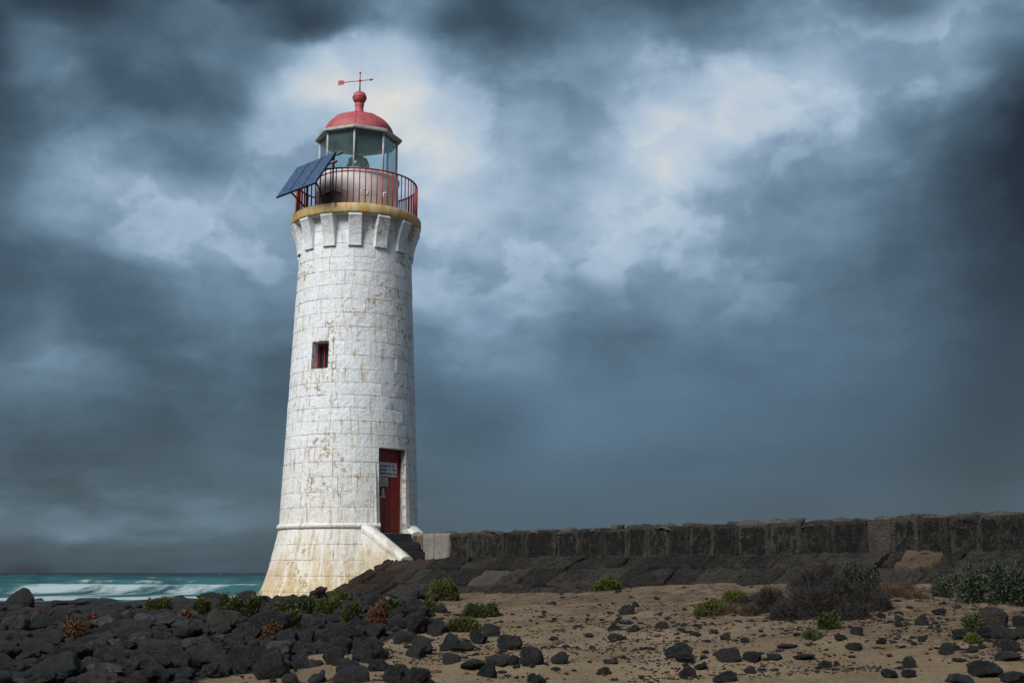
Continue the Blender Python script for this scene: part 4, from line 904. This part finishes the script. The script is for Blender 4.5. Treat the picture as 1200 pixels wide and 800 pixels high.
# the jumbled boulder field on the left
rr_ = random.Random(3); cand = []
def tower_clear(x, y): return math.hypot(x-TX, y-TY) > 2.15
def place_ok(x, y, rad, lst, f_): return all((x-a)**2+(y-b)**2 > (f_*(rad+c))**2 for a, b, c in lst)
pts_ = list(PLACED)
for target, lo_, hi_, f_ in ((34, .38, .56, .80), (330, .23, .38, .78), (1000, .13, .23, .80), (1300, .07, .13, .8)):
    got = tries = 0
    while got < target and tries < target*22:
        tries += 1; Y = 1/(rr_.uniform(1/44., 1/11.2)); x = Y*rr_.uniform(-.47, .0); wdt = rr_.uniform(lo_, hi_)
        if Y > 20 and wdt > .46: continue
        if float(field(x+wdt*.3, Y)) < .55+.4*rr_.random() or not tower_clear(x, Y): continue
        t_, n_ = tn(x, Y)
        if n_ > -2.6 and t_ > .5 and n_ < 4: continue
        if near_plant(x, Y, wdt) or not place_ok(x, Y, wdt/2, pts_, f_): continue
        pts_.append((x, Y, wdt/2)); cand.append((wdt/Y, x, Y, wdt, wdt*rr_.uniform(.34, .62), rr_.random() < .22)); got += 1
vis = [c for c in cand if abs(c[1]/c[2]) < .42]; vis.sort(reverse=True)
def lowpoly(seed, sub=2):
    me = rock_mesh(seed+200, sub, 9, .13); v = np.zeros(len(me.vertices)*3); me.vertices.foreach_get('co', v); f = np.zeros(len(me.polygons)*3, dtype=np.int32); me.polygons.foreach_get('vertices', f); bpy.data.meshes.remove(me); return v.reshape(-1, 3), f.reshape(-1, 3)
LOWP = [lowpoly(s) for s in range(8)]; LOWG = [lowpoly(s, 1) for s in range(8)]
def scatter_mesh(name, items, mat, label=None, seed=1, emb=.3, pool=None):     # items: x, y, z, w, d, h, rz
    r_ = random.Random(seed); pool = pool or LOWP; Vs = []; Fs = []; b0 = 0
    for (x, y, z, w_, d_, h_, rz) in items:
        v, f = pool[r_.randrange(8)]; p = v*np.array([w_, d_, h_]); c, s = math.cos(rz), math.sin(rz)
        p = np.stack([p[:, 0]*c-p[:, 1]*s+x, p[:, 0]*s+p[:, 1]*c+y, p[:, 2]+z+h_*(.5-emb)], -1); Vs.append(p); Fs.append(f+b0); b0 += len(v)
    o = npmesh(name, np.concatenate(Vs), np.concatenate(Fs), mat); return tag(o, label, None, None, 'stuff')
n_ind = 300-len(PLACED); ind = set(id(c) for c in vis[:n_ind])
for c in vis[:n_ind]:
    far = c[2] > 24
    later(rock(c[1], c[2], c[3], c[4], brown=c[5], seed=5, emb=.2, pool=ROCKSG if (not c[5] and c[1]*7.7 % 1 < .24) else None), ('brownish ' if c[5] else ('pale grey ' if c[1]*7.7 % 1 < .24 else 'black '))+('boulder' if c[3] > .36 else 'rock'), 'far boulders by the shore' if far else 'boulder field at the lower left')
label_rocks()
items = [(c[1], c[2], gz(c[1], c[2]), c[3], c[3]*rr_.uniform(.7, 1.1), c[4]*1.3, rr_.uniform(0, 6.3)) for c in cand if id(c) not in ind]
for _ in range(500):                                   # small stones filling gaps and lying on others
    Y = 1/(rr_.uniform(1/40., 1/11.5)); x = Y*rr_.uniform(-.46, .02); q_ = rr_.uniform(.06, .2)
    if float(field(x, Y)) > .5 and tower_clear(x, Y) and not near_plant(x, Y, q_): items.append((x, Y, gz(x, Y)+rr_.uniform(0, .06), q_, q_*rr_.uniform(.6, 1), q_*.7, rr_.uniform(0, 6)))
scatter_mesh('rock_rubble', items, M_ROCK, 'small dark rubble filling gaps between the boulders', 2)
items = []
for _ in range(260):                                   # reef flat at the tide line
    Y = rr_.uniform(44, 93); x = Y*rr_.uniform(-.55, .3); q_ = rr_.uniform(.5, 2.4)*(Y/70); z_ = gz(x, Y)
    items.append((x, Y, max(z_, SEA-.1), q_, q_*rr_.uniform(.5, 1.2), rr_.uniform(.18, .5), rr_.uniform(-.4, .4)))
scatter_mesh('reef_rock', items, M_ROCK, 'low dark reef rocks along the tide line', 4, .4)
# pebbles, shell grit and weed wrack on the sand
items = []; it2 = []
for _ in range(14000):
    Y = 1/(rr_.uniform(1/27., 1/11.5)); x = Y*rr_.uniform(-.22, .5); t_, n_ = tn(x, Y)
    if n_ > -2.0 and t_ > 0 or not tower_clear(x, Y): continue
    band = math.exp(-((n_+6.2+.6*math.sin(x))/1.1)**2)+.7*math.exp(-((n_+9.2+.5*math.sin(x*1.7))/.5)**2); dens = float(fbm(x*.9, Y*.9, 33, 3))
    if rr_.random() > .16+.8*band*dens*1.6: continue
    q_ = .012+.062*rr_.random()**3.5
    (items if rr_.random() < .72 else it2).append((x, Y, gz(x, Y), q_*rr_.uniform(1, 1.8), q_, q_*.55, rr_.uniform(0, 6.3)))
scatter_mesh('pebbles', items, M_ROCK, 'dark pebbles and grit strewn over the sand', 6, .2)
grit = []
for _ in range(16000):
    Y = 1/(rr_.uniform(1/25., 1/11.3)); x = Y*rr_.uniform(-.22, .48); t_, n_ = tn(x, Y)
    if n_ > -2.2 and t_ > 0 or rr_.random() > float(sst(fbm(x*1.3, Y*1.3, 87, 3), .34, .62)): continue
    q_ = rr_.uniform(.008, .026); grit.append((x, Y, gz(x, Y), q_*1.5, q_, q_*.7, rr_.uniform(0, 6.3)))
scatter_mesh('shell_grit', grit[::2]+grit[1::4], M_ROCKB, 'fine dark grit speckling the sand', 8, .2, LOWG)
scatter_mesh('pale_shell_grit', grit[3::4], M_TANST, 'fine pale shell grit speckling the sand', 9, .2, LOWG)
M_WRACK = simple('dry_brown_seaweed', (.075, .038, .022), .85, 0, .5, 20)
scatter_mesh('seaweed_scraps', it2, M_WRACK, 'dry brown seaweed scraps along the strand line', 7, .2)
# loose cap stones on the sea wall
rnd = random.Random(21)
ORDN = lambda i: str(i)+('th' if 10 < i % 100 < 14 else {1: 'st', 2: 'nd', 3: 'rd'}.get(i % 10, 'th'))
for ic, px_ in enumerate([536, 551, 573, 590, 613, 640, 668, 700, 722, 744, 757, 775, 792, 812, 831, 858, 884, 915, 928, 961, 985, 1012, 1036, 1062, 1080, 1104, 1128, 1150, 1176, 1194, 1225, 1260]):
    t_ = txp(px_, NP+.3, 620); x, y, _ = cw(t_, NP+.24+rnd.uniform(-.08, .1), 0); w_ = rnd.uniform(.35, .75)
    tag(rock(x, y, w_, rnd.uniform(.05, .11), rnd.uniform(.3, .45), .6, 'cap_stone', seed=12, z=2.465, rz=R(-45)+rnd.uniform(-.3, .3), pool=ROCKSC), f'flat loose stone on top of the sea wall, {ORDN(ic+1)} from the lighthouse', 'stone', 'loose stones on the sea wall')

# ------------------------------------------------------------------ plants
def leaves(pts, dirs, L, wd_, rng, fold=.25):
    """one bent leaf (two quads) per point"""
    n = len(pts); d = dirs/np.linalg.norm(dirs, axis=1, keepdims=True); ref = rng.normal(size=(n, 3)); s = np.cross(d, ref); s /= np.linalg.norm(s, axis=1, keepdims=True)+1e-9; u = np.cross(s, d)
    L = L*rng.uniform(.6, 1.3, (n, 1)); w_ = wd_*rng.uniform(.7, 1.2, (n, 1))
    a = pts; m1 = pts+d*L*.5+s*w_*.5+u*w_*fold; m2 = pts+d*L*.5-s*w_*.5+u*w_*fold; e = pts+d*L; mid = pts+d*L*.5
    V = np.stack([a, m1, e, m2, mid], 1).reshape(-1, 3); k = np.arange(n)[:, None]*5
    Fc = np.concatenate([k+np.array([[0, 1, 4]]), k+np.array([[1, 2, 4]]), k+np.array([[2, 3, 4]]), k+np.array([[3, 0, 4]])], 0); return V, Fc
def twigs(p0, p1, r0, rng, bend=.2, seg=3):
    """thin three-sided bent twigs from p0 to p1"""
    n = len(p0); L = np.linalg.norm(p1-p0, axis=1, keepdims=True); off = rng.normal(size=(n, 3))*L*bend; rows = []; d = (p1-p0)/(L+1e-9); a = np.cross(d, np.array([.3, .2, .9])); a /= np.linalg.norm(a, axis=1, keepdims=True)+1e-9; b = np.cross(d, a)
    for i in range(seg+1):
        t = i/seg; c = p0+(p1-p0)*t+off*math.sin(math.pi*t)*.6; r = r0*(1-.75*t)
        for k in range(3): an = 2.0944*k; rows.append(c+(a*math.cos(an)+b*math.sin(an))*r)
    V = np.stack(rows, 1).reshape(-1, 3); k = np.arange(n)[:, None]*(3*(seg+1)); Fs = []
    for i in range(seg):
        for j in range(3): Fs.append(k+np.array([[i*3+j, i*3+(j+1) % 3, (i+1)*3+(j+1) % 3, (i+1)*3+j]]))
    return V, np.concatenate(Fs, 0)
def hummock(rng, c, rx, ry, h, n, lump=.35):
    """points in the outer shell of a lumpy mound, with outward directions"""
    th = rng.uniform(0, 2*math.pi, n); ph = np.arccos(rng.uniform(0, 1, n)); lum = 1+lump*(fbm(th*1.4+c[0]*3+5, ph*2.4+c[1], 70, 3)-.45)*2
    rad = rng.uniform(.45, 1, n)**.45*lum; dx_, dy_, dz_ = np.sin(ph)*np.cos(th), np.sin(ph)*np.sin(th), np.cos(ph)
    P = np.stack([c[0]+dx_*rx*rad, c[1]+dy_*ry*rad, dz_*h*rad], 1); P[:, 2] += ground(P[:, 0], P[:, 1])-.01
    return P, np.stack([dx_/rx, dy_/ry, dz_/h+.5/h], 1)*min(rx, ry, h)
def plant(name, label, cat, group, mounds, mat, n, L, wd_, seed, stem_mat=M_STEM, jitter=.6, up=.3, nst=60, foliage='foliage', twig=False):
    rng = np.random.default_rng(seed); x0 = np.mean([m_[0] for m_ in mounds]); y0 = np.mean([m_[1] for m_ in mounds]); root = empty(name, (x0, y0, gz(x0, y0)), label, cat, group)
    if True:                                          # break each mound into uneven lobes
        lobes = []
        for (x, y, rx, ry, h) in mounds:
            lobes.append((x, y, rx*.72, ry*.8, h*.8))
            for _ in range(4): lobes.append((x+rng.uniform(-.62, .62)*rx, y+rng.uniform(-.5, .5)*ry, rx*rng.uniform(.25, .42), ry*rng.uniform(.3, .5), h*rng.uniform(.55, 1.05)))
        mounds = lobes
    Ps, Ds = [], []; tot = sum(m_[2]*m_[4] for m_ in mounds)
    for (x, y, rx, ry, h) in mounds:
        P, D_ = hummock(rng, (x, y), rx, ry, h, max(20, int(n*rx*h/tot))); Ps.append(P); Ds.append(D_)
    P = np.concatenate(Ps); D_ = np.concatenate(Ds)+rng.normal(size=(len(P), 3))*jitter+np.array([0, 0, up])
    og = (x0, y0, gz(x0, y0))
    if twig:
        dn = D_/np.linalg.norm(D_, axis=1, keepdims=True); V, Fc = twigs(P-dn*L*.5, P+dn*L*.5*rng.uniform(.5, 1.4, (len(P), 1)), wd_, rng, .25, 2)
    else: V, Fc = leaves(P, D_, L, wd_, rng)
    tag(npmesh(foliage, V, Fc, mat, root, og, smooth=False), kind='stuff')
    k = rng.choice(len(P), min(nst, len(P)), replace=False); base = np.stack([x0+(P[k, 0]-x0)*.35, y0+(P[k, 1]-y0)*.35, np.zeros(len(k))], 1)
    base[:, 2] = ground(base[:, 0], base[:, 1])-.02; V, Fc = twigs(base, P[k], .007, rng, .12, 3); tag(npmesh('stems', V, Fc, stem_mat, root, og, smooth=False), kind='stuff'); return root
for i, (nm, lab, ms_, mat, n) in enumerate(GS): plant(nm, lab, 'shrub', None, [mound_px(*a) for a in ms_], mat, int(n*1.8), .05, .02, 100+i, jitter=.7, up=.5)
for i, (nm, lab, ms_, n) in enumerate(RS): plant(nm, lab, 'plant', None, [mound_px(*a) for a in ms_], M_REDW, n, .035, .026, 150+i, jitter=1.0, up=.4)
plant('dead_shrub', 'large dark grey dead shrub of tangled twigs below sea wall', 'shrub', None, [mound_px(*a) for a in ((900, 718, 50, 30), (950, 724, 86, 40), (985, 718, 76, 42), (1015, 714, 60, 32), (925, 727, 60, 24), (958, 700, 90, 40), (1000, 727, 50, 20), (884, 716, 30, 22), (1034, 718, 34, 20))], M_DEAD, 13500, .16, .0034, 201, M_DEAD, .9, .3, 260, 'twigs', True)
plant('saltbush', 'grey-green shrub behind the dead shrub against sea wall', 'shrub', None, [mound_px(*a) for a in ((1003, 684, 52, 26), (1020, 688, 36, 26), (985, 680, 30, 16))], M_SALT, 5200, .05, .022, 202, M_STEM, .8, .3, 80)
plant('saltbush', 'large dark green saltbush in front of the wall at right edge', 'shrub', None, [mound_px(*a) for a in ((1118, 700, 62, 32), (1150, 706, 76, 40), (1186, 708, 70, 50), (1215, 708, 70, 54), (1172, 690, 80, 40), (1245, 700, 70, 50))], M_SALT, 15000, .05, .022, 203, M_STEM, .8, .3, 160)
plant('low_shrub', 'yellowish green sprig in front of the right saltbush', 'shrub', None, [mound_px(1194, 708, 20, 22)], M_LGREEN, 900, .06, .02, 204)
plant('dry_brush', 'dry brown fallen branches between the two large shrubs', 'brush', None, [mound_px(*a) for a in ((1052, 700, 60, 18), (1035, 682, 34, 20), (1075, 702, 30, 9))], M_DRY, 1500, .16, .004, 205, M_DRY, 1.0, .1, 60, 'twigs', True)
plant('dry_brush', 'low dry brown scrub trailing at the foot of trailing green plant', 'brush', None, [mound_px(*a) for a in ((845, 722, 60, 12), (880, 722, 40, 16))], M_DRY, 900, .12, .0035, 206, M_DRY, 1.0, .1, 40, 'twigs', True)
